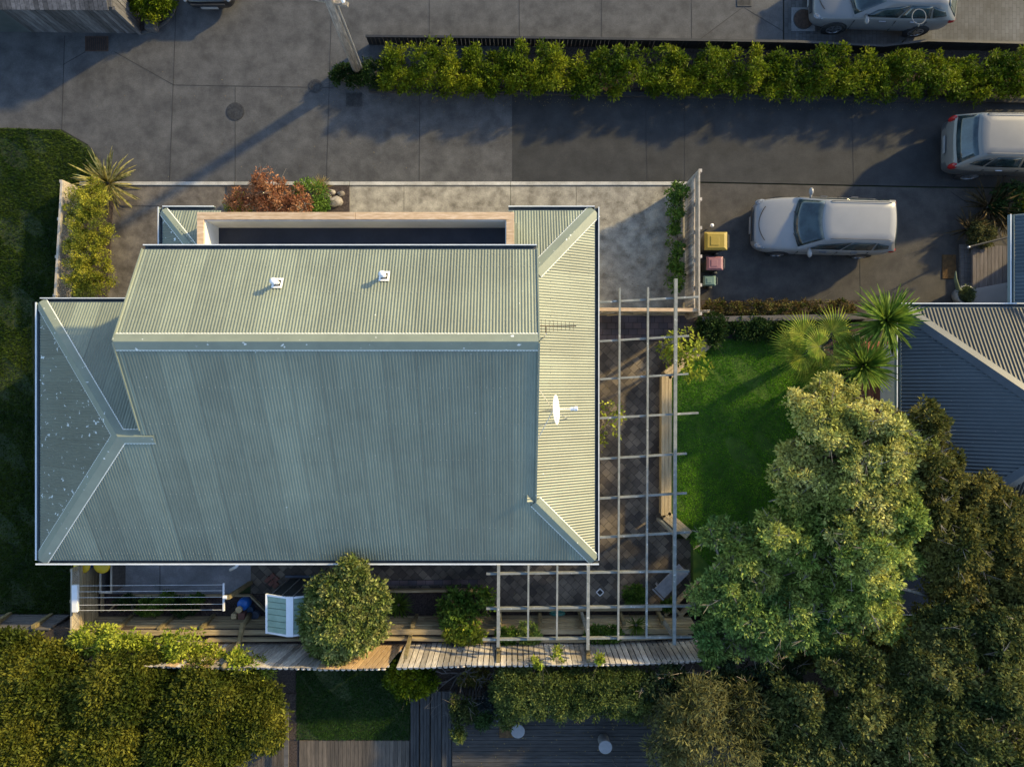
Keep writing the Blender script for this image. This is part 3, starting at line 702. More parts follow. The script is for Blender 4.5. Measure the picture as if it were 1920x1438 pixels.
# drive fence on the east edge of the lot, with trellis on top
f = thing('paling_fence', 'weathered grey paling fence with lattice top between the two driveways', 'fence', P(1290,470,0))
A, B = P(1284,347,0), P(1284,597,0)
mb = MB(); palings(mb, A, B, .03, 1.12, scal=.3); mb.build('palings', M['paling'], f)
for z in (.35, .95): MB().beam(A+Vector((.04,0,z)), B+Vector((.04,0,z)), .045, .075).build('rail', M['paling'], f)
for t in (0, .2, .4, .6, .8, 1.0):
    p = A.lerp(B, t)+Vector((.09,0,0)); MB().beam(p, p+Vector((0,0,1.5)), .09, .09, up=(0,1,0)).build('post', M['paling'], f)
def lattice(a, b2, z0, z1, m, parent, sp=.075, wd=.028, outx=0):
    a, b2 = Vector(a), Vector(b2); L = (b2-a).length; d = (b2-a)/L; h = z1-z0; mb = MB(); nn = Vector((-d.y,d.x,0))
    n = int((L+h)/sp)
    for s in (1,-1):
        for i in range(n):
            t0 = i*sp - (h if s > 0 else 0); t1 = t0 + h*s if s > 0 else t0 - h
            ta, tb, za, zb = (t0, t0+h, z0, z1) if s > 0 else (t0, t0-h, z0, z1)
            if ta < 0 and tb < 0 or ta > L and tb > L: continue
            def clip(t, o, zt, zo):
                tc = min(max(t,0),L); return tc, zt + (zo-zt)*((tc-t)/(o-t) if o != t else 0)
            ca, zca = clip(ta, tb, za, zb); cb, zcb = clip(tb, ta, zb, za)
            off = nn*.006*s
            mb.beam(a+d*ca+off+Vector((outx*(zca-z0),0,zca)), a+d*cb+off+Vector((outx*(zcb-z0),0,zcb)), wd, .01, up=nn)
    for z in (z0-.0, z1): mb.beam(a+Vector((outx*(z-z0),0,z)), b2+Vector((outx*(z-z0),0,z)), .045, .04)
    return mb.build('lattice', m, parent)
lattice(A+Vector((.05,0,0)), B+Vector((.05,0,0)), 1.16, 1.5, M['lattice'], f)
# gate and beam between the drive and the patio
f = thing('paling_gate', 'paling gate under a bare pine beam between drive and patio', 'gate', P(1215,586,0))
g0, g1 = P(1121,590,0), P(1310,590,0)
mb = MB(); palings(mb, g0, g1, .05, 1.3); mb.build('palings', M['paling'], f)
MB().beam(P(1119,580.5,1.42)+Vector((0,0,0)), P(1311,581.5,1.42), .1, .06).build('beam', M['rawtimber'], f, bevel=.005)
mb = MB()
q0, q1 = g0+Vector((0,-.035,0)), g1+Vector((0,-.035,0))
for z in (.3,1.15): mb.beam(q0+Vector((0,0,z)), q1+Vector((0,0,z)), .035, .09)
for a_, b_ in ((.08,.42),(.92,.58),(.48,.2)): mb.beam(q0.lerp(q1,a_)+Vector((0,-.02,.3)), q0.lerp(q1,b_)+Vector((0,-.02,1.15)), .03, .08)
mb.build('brace', M['wood_x'], f)
# lattice fence along the box hedge on the west
f = thing('lattice_fence', 'pale diagonal lattice fence beside the clipped box hedge', 'fence', P(132,450,0))
a, b2 = P(147,353,0), P(135,560,0)
lattice(a, b2, .1, .72, M['lattice'], f)
for t in (0,.33,.66,1):
    p = a.lerp(b2,t)+Vector((-.07,0,0)); MB().beam(p, p+Vector((0,0,.75)), .09,.09,up=(0,1,0)).build('post', M['lattice'], f)
MB().beam(a+Vector((-.03,0,.76)), b2+Vector((-.03,0,.76)), .07, .03).build('capping', M['lattice'], f)
# west yard fence : horizontal boards with lattice on top
f = thing('board_fence', 'horizontal pine board fence with lattice top at the clothesline yard', 'fence', P(180,1120,0))
a, b2 = P(187,1046,0), P(186,1160,0)
mb = MB()
for i in range(6):
    z = .03+.155*i; mb.beam(a+Vector((0,0,z+.07)), b2+Vector((0,0,z+.07)), .02, .145)
mb.build('boards', M['wood_y'], f)
MB().beam(a+Vector((-.01,0,.985)), b2+Vector((-.01,0,.985)), .11, .035).build('capping', M['wood_y'], f)
for t in (.02,.5,.98):
    p = a.lerp(b2,t)+Vector((-.07,0,0)); MB().beam(p, p+Vector((0,0,1.3)), .09,.09,up=(0,1,0)).build('post', M['wood_y'], f)
lattice(a+Vector((-.03,0,0)), b2+Vector((-.03,0,0)), 1.02, 1.30, M['lattice'], f, outx=-.1)
# clothesline
cl = thing('clothesline', 'white wall mounted clothesline with five lines over the yard bed', 'clothesline', P(150,1122,0))
cz = 1.7
MB().box((P(147,0,cz).x, P(0,1148,cz).y, cz-.05), (P(134,0,cz).x, P(0,1096,cz).y, cz)).build('case', M['whitemetal'], cl, bevel=.01) if False else None
x0, x1 = P(135.5,0,1.42).x, P(146.5,0,1.42).x
MB().box((x0, P(0,1147,1.42).y, 1.36), (x1, P(0,1096,1.42).y, 1.46)).build('housing', M['whitemetal'], cl, bevel=.012)
xa = P(419.5,0,1.42).x
MB().box((xa-.025, P(0,1145,1.42).y, 1.39), (xa+.025, P(0,1093,1.42).y, 1.44)).build('arm', M['whitemetal'], cl)
for va, vb in ((1098,1096),(1109,1107),(1120,1119),(1134,1132),(1144,1143)):
    MB().tube([Vector((x1,P(0,va,1.42).y,1.42)), Vector(((x1+xa)/2,P(0,(va+vb)/2,1.40).y,1.395)), Vector((xa,P(0,vb,1.42).y,1.42))], .0055, 5).build('line', M['whitemetal'], cl)
p = P(470,1092,0); q = P(427,1120,1.75)
MB().beam(p, q, .11, .11).build('post', M['post'], cl); MB().tube([q+Vector((-.14,.0,-.03)), q+Vector((-.02,0,-.03))], .055, 12).build('bracket', M['whitemetal'], cl)
# ================================================================ retaining walls
rw = thing('retaining_wall', 'long horizontal pine retaining wall with heavy leaning posts behind the yard', 'retaining wall', P(700,1155,0))
def rwall(parent, pts, z0, z1, m, lean, nb=6):
    for i in range(len(pts)-1):
        a, b2 = Vector(pts[i]), Vector(pts[i+1])
        for j in range(nb):
            t0, t1 = j/nb, (j+1)/nb; za, zb = z0+(z1-z0)*t0, z0+(z1-z0)*t1-.006
            l = Vector((0, lean*(t0+t1)/2, 0))
            mb = MB(); x0_, x1_ = a.x, b2.x; cuts = [x0_]
            while cuts[-1] < x1_: cuts.append(min(x1_, cuts[-1]+random.uniform(2.0,3.2)))
            for c0, c1 in zip(cuts[:-1], cuts[1:]):
                A_ = a.lerp(b2, (c0-x0_)/(x1_-x0_)); B_ = a.lerp(b2, (c1-.008-x0_)/(x1_-x0_))
                mb.beam(A_+l+Vector((0,0,(za+zb)/2)), B_+l+Vector((0,0,(za+zb)/2)), .045, zb-za)
            mb.build('board', m, parent)
wp = [P(186,1155,0), P(1292,1152,0)]
rwall(rw, wp, .0, 1.08, M['wood_x'], -.12)
MB().beam(wp[0]+Vector((0,-.13,1.10)), wp[1]+Vector((0,-.13,1.10)), .15, .035).build('capping', M['wood_x'], rw)
for (b0, t0) in [((249,1152),(218,1181)),((329,1152),(297,1180)),((402,1152),(377,1178)),((782,1152),(773,1174)),((1012,1146),(1013,1171)),((1085,1143),(1093,1171)),((1161,1144),(1170,1169)),((1231,1142),(1243,1167)),((938,1148),(937,1172))]:
    MB().beam(P(*b0,.02), P(*t0,1.12), .105, .105, up=(0,1,0)).build('post', M['post'], rw, bevel=.008)
rw2 = thing('retaining_wall', 'grey retaining wall continuing past the west lawn', 'retaining wall', P(60,1155,0))
rwall(rw2, [P(-300,1150,0), P(134,1152,0)], 0, 1.06, M['sleeper'], -.1)
for b0, t0 in [((98,1152),(62,1175)),((20,1150),(-15,1172))]: MB().beam(P(*b0,.02), P(*t0,1.1), .11,.11,up=(0,1,0)).build('post', M['post'], rw2)
# upper low edging at the fence foot
ue = thing('bed_edging', 'low weathered timber edging along the foot of the bowed fence', 'garden edging', P(700,1195,1.0))
MB().beam(P(150,1203,1.12), P(600,1203,1.12), .09, .22).build('board', M['sleeper'], ue) if False else None
e = [(390,1199),(560,1197),(760,1196),(900,1199),(1100,1200),(1290,1191)]
for i in range(len(e)-1): MB().beam(P(*e[i],1.12), P(*e[i+1],1.12), .07, .22).build('board', M['wood_x'], ue)
# bowed paling fence on the south boundary
f = thing('paling_fence', 'bowed paling fence with scalloped top and a patch of newer boards', 'fence', P(800,1215,1.0))
pl = [(290,1201),(380,1202),(520,1206),(640,1208),(760,1207),(880,1203),(1000,1203),(1130,1203),(1250,1200),(1310,1196)]
def newer(seg): return lambda i: seg in (3,) and i < 30 or (seg == 1 and i < 9 and i % 3 != 2)
FZ = 1.0
for i in range(len(pl)-1):
    a, b2 = P(*pl[i], FZ), P(*pl[i+1], FZ)
    mb = MB(); fn = newer(i)
    hb = [2.72,2.72,2.62,2.66,2.70,2.66,2.62,2.60,2.58][i]
    palings(mb, a, b2, FZ-.05, hb, wd=.135, gap=.012, scal=.7, mi=(0,1,fn), lean=Vector((-.28 if i < 5 else 0, -.05, 0)) if i < 4 else Vector((0,-.02,0)))
    mb.build('palings', [M['paling'], M['palingn']], f)
    ln = Vector((-.28,-.05,0)) if i < 4 else Vector((0,-.02,0))
    for z in (1.35, 2.4):
        tt = (z-FZ)/(hb-FZ); MB().beam(a+ln*tt+Vector((0,-.05,z-FZ)), b2+ln*tt+Vector((0,-.05,z-FZ)), .045, .09).build('rail', M['paling'], f)
    mb = MB(); n = int((b2-a).length/.147)
    for jj in range(n):
        c = a.lerp(b2,(jj+.5)/n); mb.blob(c+ln+Vector((0,-.06,hb-FZ-.08)), (.07,.035,.04), 8, 4, jit=.05)
    mb.build('scallops', M['paling'], f, smooth=True)
for u0, v0, u1, v1 in [(770,1190,760,1232),(935,1200,934,1243),(1103,1200,1103,1240)]:
    MB().beam(P(u0,v0,1.05), P(u1,v1,2.55), .10, .10, up=(0,1,0)).build('post', M['post'], f)
# crooked log prop by the shed
lg = thing('timber_prop', 'crooked old log prop leaning from the yard wall to the fence', 'log', P(470,1155,.2))
MB().tube([P(468,1152,.3), P(462,1165,.9), P(455,1172,1.25), P(448,1205,1.6), P(436,1226,2.1), P(418,1252,2.75)], [.085,.08,.085,.07,.07,.075], 10).build('log', M['post'], lg, smooth=True)
# bed edgings in the yard
be = thing('bed_edging', 'thin pine edging of the planted bed beneath the clothesline', 'garden edging', P(330,1118,.1))
for a_, b_ in [((205,1145),(233,1115)),((233,1115),(470,1116)),((470,1116),(500,1146)),((192,1090),(192,1146))]:
    MB().beam(P(*a_,.12), P(*b_,.12), .045, .14).build('board', M['wood_x'], be)
be = thing('bed_edging', 'pine edging with a corner round the shrub bed south of the house', 'garden edging', P(820,1108,.1))
for a_, b_ in [((600,1108),(892,1106)),((892,1106),(936,1146))]:
    MB().beam(P(*a_,.16), P(*b_,.16), .07, .2).build('board', M['wood_x'], be)
MB().beam(P(600,1094,.02), P(900,1091,.02), .16, .05).build('paver_border', M['patio2'], be)
be = thing('bed_edging', 'crossed sleeper edging at the patio corner under the big tree', 'garden edging', P(1270,1140,.1))
for a_, b_ in [((1246,1152),(1310,1085)),((1268,1160),(1318,1108)),((1258,1130),(1296,1178)),((935,1142),(1240,1140))]:
    MB().beam(P(*a_,.22+.05*random.random()), P(*b_,.22+.05*random.random()), .09, .2).build('sleeper', M['wood_x'], be)
# ================================================================ yard objects
def yard(name, label, cat, u, v, z=0.0, group=None): return thing(name, label, cat, P(u, v, z), group)
t = yard('planter_box', 'tall empty grey planter box with dark inside by the yard fence', 'planter', 199, 1085)
p0, p1 = P(188,1061,.75), P(210,1111,.75)
mb = MB(); x0_, x1_, y1_, y0_ = p0.x, p1.x, p0.y, p1.y; wv = .04
for bx in (((x0_,y0_,0),(x0_+wv,y1_,.75)),((x1_-wv,y0_,0),(x1_,y1_,.75)),((x0_+wv+.001,y0_,0),(x1_-wv-.001,y0_+wv,.75)),((x0_+wv+.001,y1_-wv,0),(x1_-wv-.001,y1_,.75))): mb.box(*bx)
mb.build('body', M['sleeper'], t)
mb = MB(); q = .012
for bx in (((x0_-q,y0_-q,.752),(x0_+wv,y1_+q,.775)),((x1_-wv,y0_-q,.752),(x1_+q,y1_+q,.775)),((x0_+wv+.001,y0_-q,.752),(x1_-wv-.001,y0_+wv,.775)),((x0_+wv+.001,y1_-wv,.752),(x1_-wv-.001,y1_+q,.775))): mb.box(*bx)
mb.build('rim', M['lattice'], t); MB().box((x0_+wv+.002,y0_+wv+.002,.02),(x1_-wv-.002,y1_-wv-.002,.1)).build('soil', M['soil'], t)
M['bluebarrel'] = mat('blue_plastic', (.01,.11,.42), (.015,.14,.5), rough=.35); M['navy'] = mat('navy_plastic', (.02,.05,.10), (.03,.065,.12), rough=.4)
M['slate'] = mat('slate_plastic', (.06,.075,.11), (.08,.10,.14), rough=.5); M['cream'] = mat('cream_cap', (.5,.38,.2), (.6,.46,.26), rough=.6)
M['terra'] = mat('red_brick', (.15,.065,.05), (.22,.10,.075), scale=20, rough=.9)
def pot(name, label, cat, u, v, z, r, h, m, top=None, rt=None):
    c = P(u, v, z); t = thing(name, label, cat, c); rt = rt or r
    MB().lathe(c, [(r*.92,0),(r,.03),(rt,h-.03),(rt*1.06,h-.02),(rt*1.06,h),(rt*.9,h),(rt*.88,h-.05)], 24).build('body', m, t, smooth=False)
    if top: MB().lathe(c+Vector((0,0,h-.06)), [(rt*.87,-.01),(rt*.87,.0)], 20).build('fill', top, t)
    return t
t = yard('barrel', 'bright blue plastic barrel standing beside the log prop', 'barrel', 463, 1127)
c = P(463,1127,.05); MB().lathe(c, [(.15,0),(.18,.05),(.19,.2),(.18,.33),(.15,.38),(.0,.39)], 24).build('body', M['bluebarrel'], t, smooth=True)
MB().lathe(c+Vector((-.08,-.12,.36)), [(.1,0),(.1,.10),(.0,.105)], 20).build('cap', M['cream'], t)
pot('plant_pot', 'dark navy plastic pot between blue barrel and slate pot', 'pot', 472, 1140, .05, .13, .25, M['navy'], M['soil'])
pot('plant_pot', 'slate grey plastic pot nearest the pale shed', 'pot', 483, 1149, .05, .12, .25, M['slate'], M['slate'])
c = P(446,1149,.06); MB().box((c.x-.08,c.y-.08,.05),(c.x+.08,c.y+.08,.4)).build('paver_stack', M['cream'], None, bevel=.01)
tag(bpy.data.objects['paver_stack'], 'pale cream block standing on soil by the barrel', 'block')
o = MB().box((P(456,0,.3).x-.1,P(0,1152,.3).y-.1,.05),(P(456,0,.3).x+.1,P(0,1152,.3).y+.1,.46)).build('brick_block', M['terra'], None, bevel=.01); tag(o, 'red brown square block beside the cream block', 'block')
# shed
sh = yard('garden_shed', 'small pale green garden shed with white ridge strip half hidden by the citrus tree', 'shed', 600, 1140)
ze, zr = 1.85, 2.12
x0_, x1_ = P(500,0,ze).x, P(598,0,ze).x; xm = P(550,0,zr).x; ya, yb = P(0,1115,ze).y, P(0,1185,ze).y
xm = (x0_+x1_)/2
mb = MB()
for xa_, xb_ in ((x0_, xm-.085), (xm+.085, x1_)):
    n = 6
    for i in range(n):
        y0_, y1_ = yb+(ya-yb)*i/n, yb+(ya-yb)*(i+1)/n-.012
        za = lambda x: ze+(zr-ze)*(1-abs(x-xm)/(xm-x0_))
        mb.add([(xa_,y0_,za(xa_)),(xb_,y0_,za(xb_)),(xb_,y1_,za(xb_)+.012),(xa_,y1_,za(xa_)+.012),(xa_,y0_,za(xa_)-.03),(xb_,y0_,za(xb_)-.03),(xb_,y1_,za(xb_)-.03),(xa_,y1_,za(xa_)-.03)],[(0,1,2,3),(7,6,5,4),(4,5,1,0),(5,6,2,1),(6,7,3,2),(7,4,0,3)])
mb.build('roof', M['shedroof'], sh)
mb = MB(); mb.box((xm-.1,yb-.03,zr-.03),(xm+.1,ya+.03,zr+.02))
for xa_ in (x0_, x1_): mb.box((xa_-.03,yb-.03,ze-.05),(xa_+.03,ya+.03,ze+.02))
for y_ in (yb, ya):
    mb.beam((x0_+.03,y_,ze+.0),(xm-.1,y_,zr-.01),.05,.05); mb.beam((xm+.1,y_,zr-.01),(x1_-.03,y_,ze+.0),.05,.05)
mb.build('trim', M['whitemetal'], sh)
wx0, wx1 = x0_+.06, x1_-.06
mb = MB(); mb.box((wx0,yb+.06,.03),(wx1,ya-.06,ze-.02)); 
mb.build('wall', M['sheddark'], sh)
mb = MB()
for i in range(5):
    x = wx0+(wx1-wx0)*i/4; mb.box((x-.015,ya-.058,.03),(x+.015,ya-.04,ze-.03))
mb.build('batten', M['chrome'], sh)
MB().box((wx0-.1,ya+.0,.03),(wx1+.1,ya+.07,.075)).build('sill_track', M['slate'], sh)
# two recycling crates under the eave
for u, lab in ((190,'yellow lidded bin under the eave nearest the lattice fence'),(226,'yellow lidded bin with blue body under the eave')):
    c = P(u-6, 1046, 0); t = thing('wheelie_bin', lab, 'bin', c, 'bins under the house eave')
    M.setdefault('yellow', mat('yellow_plastic', (.62,.40,.012), (.7,.46,.02), rough=.4))
    M.setdefault('bluebody', mat('blue_body', (.01,.08,.28), (.015,.1,.32), rough=.4))
    mb = MB(); mb.lathe(c, [(.17,0),(.23,.8)], 20); mb.build('body', M['bluebody'], t)
    MB().lathe(c+Vector((0,0,.80)), [(.25,0),(.26,.03),(.2,.07),(0,.09)], 24).build('lid', M['yellow'], t, smooth=True)
# hose reel, bench, drain cover, paver stack
M['teal'] = mat('teal_plastic', (.01,.09,.08), (.02,.13,.11), rough=.4)
t = yard('hose_coil', 'coil of teal green hose hanging on the retaining wall', 'hose', 1045, 1160, .5)
mb = MB(); c = P(1045,1158,.85); c.y += .03
for i in range(5):
    r_ = .15+.016*(i%3); pts = [c+Vector((r_*1.25*math.cos(a_), .07+.015*i, r_*.8*math.sin(a_))) for a_ in np.linspace(0, 2*math.pi, 22)]
    mb.tube(pts, .017, 6, caps=False)
mb.build('hose', M['teal'], t, smooth=True)
t = yard('bench', 'grey slab garden bench set diagonally at the patio corner', 'bench', 1258, 1095)
M['greyslab'] = mat('grey_slab', (.20,.20,.215), (.29,.29,.30), scale=5, rough=.7, fine=.1)
a, b2 = P(1236,1112,.45), P(1282,1066,.45)
MB().beam(a, b2, .42, .05).build('seat', M['greyslab'], t, bevel=.008)
d = (b2-a).normalized()
MB().beam(a-d*.05+Vector((-d.y,d.x,0))*.23+Vector((0,0,0)), a-d*.05-Vector((-d.y,d.x,0))*.23, .05, .08).build('end_rail', M['greyslab'], t)
for s in (.12,.88):
    q = a.lerp(b2,s); mb = MB(); mb.beam(q+Vector((-d.y,d.x,0))*.15+Vector((0,0,-.23)), q-Vector((-d.y,d.x,0))*.15+Vector((0,0,-.23)), .06, .40); mb.build('leg', M['greyslab'], t)
t = yard('drain_cover', 'small square drain with white frame set in the brown pavers', 'drain', 1125, 1110)
c = P(1125,1110,.005); mb = MB(); r_ = .115
sq = [c+Vector((r_,0,0)), c+Vector((0,r_,0)), c+Vector((-r_,0,0)), c+Vector((0,-r_,0))]
for i in range(4): mb.beam(sq[i], sq[(i+1)%4], .03, .03)
mb.build('frame', M['whitemetal'], t); MB().lathe(c, [(.075,0),(.075,.012)], 20).build('cover', M['brass'], t)
o = MB()
for i, (dx, dy) in enumerate([(0,0),(.17,.17),(-.15,.17),(.02,.34),(.16,-.12)]):
    c = P(510,1092,0)+Vector((dx*.8,dy*.6,0)); d = Vector((.7,.7,0)); o.beam(c-d*.1+Vector((0,0,.035)), c+d*.1+Vector((0,0,.035)), .12, .06)
tag(o.build('loose_pavers', M['terra'], None, bevel=.004), 'few loose terracotta pavers lying beside the shed door', 'pavers')
# rocks by the red maple
for i, (u, v, r_) in enumerate([(612,372,.2),(630,380,.24),(622,362,.13),(640,364,.12),(600,384,.14)]):
    c = P(u, v, 0); o = MB().blob(c+Vector((0,0,r_*.3)), (r_, r_*.75, r_*.55), 9, 6, jit=.2).build('rock', conc('rock_stone', (.10,.085,.07), (.33,.30,.26), (.2,.17,.14), 3) if i == 0 else bpy.data.materials['rock_stone'], None, smooth=True)
    tag(o, ['grey brown rock left of centre in the pile by the red maple','largest rock in the pile beside the red maple','small upper rock in the pile by the red maple','rightmost small rock next to the concrete parking slab','rock nearest the balcony parapet'][i], 'rock', 'rocks by the red maple')
# ================================================================ street furniture
def manhole(label, u, v, r, m, sq=None):
    c = P(u, v, .002); t = thing('manhole_cover', label, 'manhole cover', c)
    if sq: MB().box((c.x-sq,c.y-sq,.001),(c.x+sq,c.y+sq,.010)).build('surround', M['kerbdim'], t)
    z0 = .012 if sq else .002
    MB().lathe(c, [(r+.025,0),(r+.025,z0+.006)], 32).build('frame', M['brass'], t)
    mb = MB(); mb.lathe(c, [(r,0),(r,z0+.012)], 32)
    for k in range(18):
        a = 2*math.pi*k/18; mb.beam(c+Vector((math.cos(a)*r*.45,math.sin(a)*r*.45,z0+.014)), c+Vector((math.cos(a)*r*.92,math.sin(a)*r*.92,z0+.014)), .02, .006)
    mb.lathe(c+Vector((0,0,z0+.008)), [(r*.16,0),(r*.16,.010)], 14); mb.build('cover', m, t)
M['kerbdim'] = conc('grey_surround', (.11,.11,.11), (.17,.17,.165), (.14,.14,.14), 2)
manhole('round iron manhole cover in open concrete near the flax corner', 441, 210, .26, M['brass'])
manhole('smaller iron manhole cover beside the planted hedge end', 591, 162, .19, M['brass'])
manhole('rusty manhole cover in a pale square surround by the pale hatchback', 1506, 37, .29, M['rust'], .37)
def grate(label, u0, v0, u1, v1, m):
    a, b2 = P(u0,v1,.0), P(u1,v0,.0); c = (a+b2)/2; t = thing('drain_grate', label, 'drain grate', c)
    mb = MB(); fw = .03
    mb.box((a.x,a.y,.001),(b2.x,b2.y,.004)); mb.build('pit', M['dark'], t)
    mb = MB(); mb.box((a.x,a.y,.005),(b2.x,a.y+fw,.02)); mb.box((a.x,b2.y-fw,.005),(b2.x,b2.y,.02)); mb.box((a.x,a.y+fw,.005),(a.x+fw,b2.y-fw,.02)); mb.box((b2.x-fw,a.y+fw,.005),(b2.x,b2.y-fw,.02)); mb.build('frame', m, t)
    mb = MB(); n = 11
    for i in range(n):
        x = a.x+fw+(b2.x-a.x-2*fw)*(i+.5)/n; mb.box((x-.012,a.y+fw,.005),(x+.012,b2.y-fw,.018))
    mb.build('bars', m, t)
grate('rusty brown drain grate beside the grey paling fence', 160, 69, 203, 97, M['rust'])
grate('black drain grate at the foot of the hedge end', 649, 175, 679, 200, M['brass'])
grate('drain grate at the top edge near the pavers', 1382, -12, 1409, 13, M['brass'])
# utility pole
up = thing('utility_pole', 'tall weathered timber utility pole with fittings near its top', 'utility pole', P(674,138,0))
pb = P(674,138,0); pt = P(617,-4,4.3); dv = (pt-pb)/4.3
M['poletim'] = mat('pole_timber', (.13,.115,.10), (.30,.27,.24), scale=3, rough=.9, stretch=(8,8,1), fine=.3, bump=.4)
top = pb+dv*6.5
MB().tube([pb, pb.lerp(top,.5), top], [.165,.145,.125], 16).build('shaft', M['poletim'], up, smooth=True)
s0 = pb+dv*4.0+Vector((-.1,.05,0))
mb = MB(); mb.beam(pb+dv*4.15+Vector((-.55,.1,0)), pb+dv*4.15+Vector((.45,-.1,0)), .1, .1); mb.build('cross_arm', M['poletim'], up)
for i, ox in enumerate((-.48,-.2,.35)):
    q = pb+dv*4.2+Vector((ox,-.2*ox,.03)); MB().lathe(q, [(.03,0),(.05,.03),(.03,.06),(.05,.09),(.02,.13)], 12).build('insulator', M['whitemetal'], up)
MB().tube([pb+Vector((.17,-.05,.3)), pb+dv*2+Vector((.165,-.05,0)), pb+dv*4.1+Vector((.16,-.05,0))], .025, 8).build('cable_duct', M['chrome'], up)
# hoop on post by the pale hatchback
hp = thing('hoop_post', 'thin black post carrying a pale round hoop beside the pale hatchback', 'hoop', P(1680,92,0))
p, q = P(1680,92,0), P(1722,50,1.7)
MB().tube([p,q], .022, 8).build('post', M['blackpaint'], hp)
pts = [P(1723+13*math.cos(a),32+14*math.sin(a),1.85) for a in np.linspace(0,2*math.pi,30)]
MB().tube(pts, .013, 6, caps=False).build('hoop', M['kerbdim'], hp, smooth=True); MB().tube([q, P(1723,46,1.85)], .02, 8).build('bracket', M['chrome'], hp)
# ================================================================ hedge fence + hedge
f = thing('edge_fence', 'low black slatted fence along the back of the yellow green hedge', 'fence', P(1300,90,0))
hl = [(692,84),(1010,87),(1480,94),(1640,102),(1720,92),(1950,98)]
for i in range(len(hl)-1):
    a, b2 = P(*hl[i],0), P(*hl[i+1],0); mb = MB(); palings(mb, a, b2, .0, .5, wd=.12, gap=.006, th=.02); mb.build('slats', M['blackpaint'], f)
    MB().beam(a+Vector((0,0,.53)), b2+Vector((0,0,.53)), .07, .04).build('capping', M['blackpaint'], f)
f = thing('kerb_edging', 'dark kerb edging at the foot of the long hedge', 'garden edging', P(1500,185,0))
for a_, b_ in [((692,169),(957,173)),((958,173),(1300,180)),((1301,180),(1640,186)),((1641,186),(2100,194))]:
    MB().beam(P(*a_,.06), P(*b_,.06), .12, .13).build('kerb_stone', M['conc_dark'], f)  # takes the same colour as the dark driveway slab
hd = thing('hedge', 'long loose yellow green hedge between the two driveways', 'hedge', P(1300,140,0))
cen = []
x = 690.0
hx0, hx1 = P(712,0,1).x, P(1990,0,1).x
N = 1150
xs = rng.uniform(hx0, hx1, N); ph = np.sin(xs*2.1)+np.sin(xs*5.3+1)*.7+np.sin(xs*9.7)*.5
zt = .9+.15*ph/1.5; cz = rng.uniform(.15, 1.0, N)**.8*zt
ymid = P(0,146,.6).y; yy = ymid+.28 + rng.uniform(-.62,.60,N) + .12*ph*(cz/1.5)
yy += (xs-hx0)*-.012
gaps = (np.sin(xs*3.7)+np.sin(xs*7.9+2) > 1.0) & (yy > ymid+.28)
keep = ~gaps; cen = np.column_stack([xs,yy,cz])[keep]
V = clump_leaves(cen, rng.uniform(.10,.25,len(cen)), 78, .095, .42, .7)
quads_obj('foliage', V, M['l_hedge'], hd)
mb = MB()
for x in np.arange(hx0, hx1, .42): mb.tube([(x,ymid+.3,0),(x+random.uniform(-.1,.1),ymid+.3+random.uniform(-.1,.1),.35),(x+random.uniform(-.2,.2),ymid+.3,.62)], [.03,.025,.01], 5)
mb.build('stems', BARK, hd)
shrub('ground_cover_bush', 'low dark green bush at the base of the utility pole', 650, 143, 0, .52, .42, M['l_under'], n=46, ry=.34, cr=.16, L=.08)
shrub('ground_cover_bush', 'dark green bush tucked under the west end of the long hedge', 700, 140, 0, .5, .5, M['l_under'], n=40, ry=.42, cr=.16, L=.08)
# grey paling fence corner, top left
f = thing('paling_fence', 'tall grey stained paling fence corner at the concrete turning area', 'fence', P(150,60,0))
a, b2 = P(-160,57,0), P(262,63,0); mb = MB(); palings(mb, a, b2, 0, 1.5, wd=.13, gap=.01); mb.build('palings', M['greypal'], f)
a2, b3 = P(262,63,0), P(262,-70,0); mb = MB(); palings(mb, a2+Vector((0,.05,0)), b3, 0, 1.5, wd=.13, gap=.01); mb.build('palings', M['greypal'], f)
mb = MB()
mb.beam(a2+Vector((-.06,.0,1.53)), b3+Vector((-.06,0,1.53)), .13, .04)
mb.beam(a+Vector((0,.05,1.53)), a2+Vector((-.13,.05,1.53)), .13, .04); mb.build('capping', M['greypal'], f)
MB().beam(P(262,62,0)+Vector((.03,-.03,0)), P(262,62,0)+Vector((.03,-.03,1.5)), .09, .09, up=(0,1,0)).build('post', M['greypal'], f)
f = thing('lean_to_shed', 'dark board lean to roof behind the grey paling fence', 'shed', P(60,-10,0))
mb = MB(); q0, q1 = P(-140,18,1.62), P(204,20,1.62); n = 40
for i in range(n):
    c0, c1 = q0.lerp(q1,i/n), q0.lerp(q1,(i+.93)/n); m_ = (c0+c1)/2; mb.beam(m_, m_+Vector((-.05,1.6,.5)), (c1-c0).length, .03)
mb.build('roof', M['greypal'], f); MB().box((q0.x+.1,q0.y+.15,0),(q1.x-.1,q0.y+1.5,1.55)).build('wall', M['sheddark'], f)
shrub('shrub', 'bright green rounded shrub in the curved kerb bed', 285, 4, .03, .62, .8, M['l_hedge'], n=80, ry=.5, cr=.2, L=.1)
o = MB().box((P(274,0,.2).x,P(0,57,.2).y,0),(P(292,0,.2).x,P(0,38,.2).y,.3)).build('meter_box', M['greypal'], None, bevel=.01); tag(o, 'small grey timber box at the tip of the curved kerb bed', 'box')
kb = [(332,-40),(331,5),(325,25),(312,42),(292,56),(266,63)]
f = thing('kerb_edging', 'curved concrete kerb edging of the corner bed', 'garden edging', P(320,30,0))
for i in range(len(kb)-1): MB().beam(P(*kb[i],.03), P(*kb[i+1],.03), .07, .09).build('kerb_stone', M['conc_out'], f)
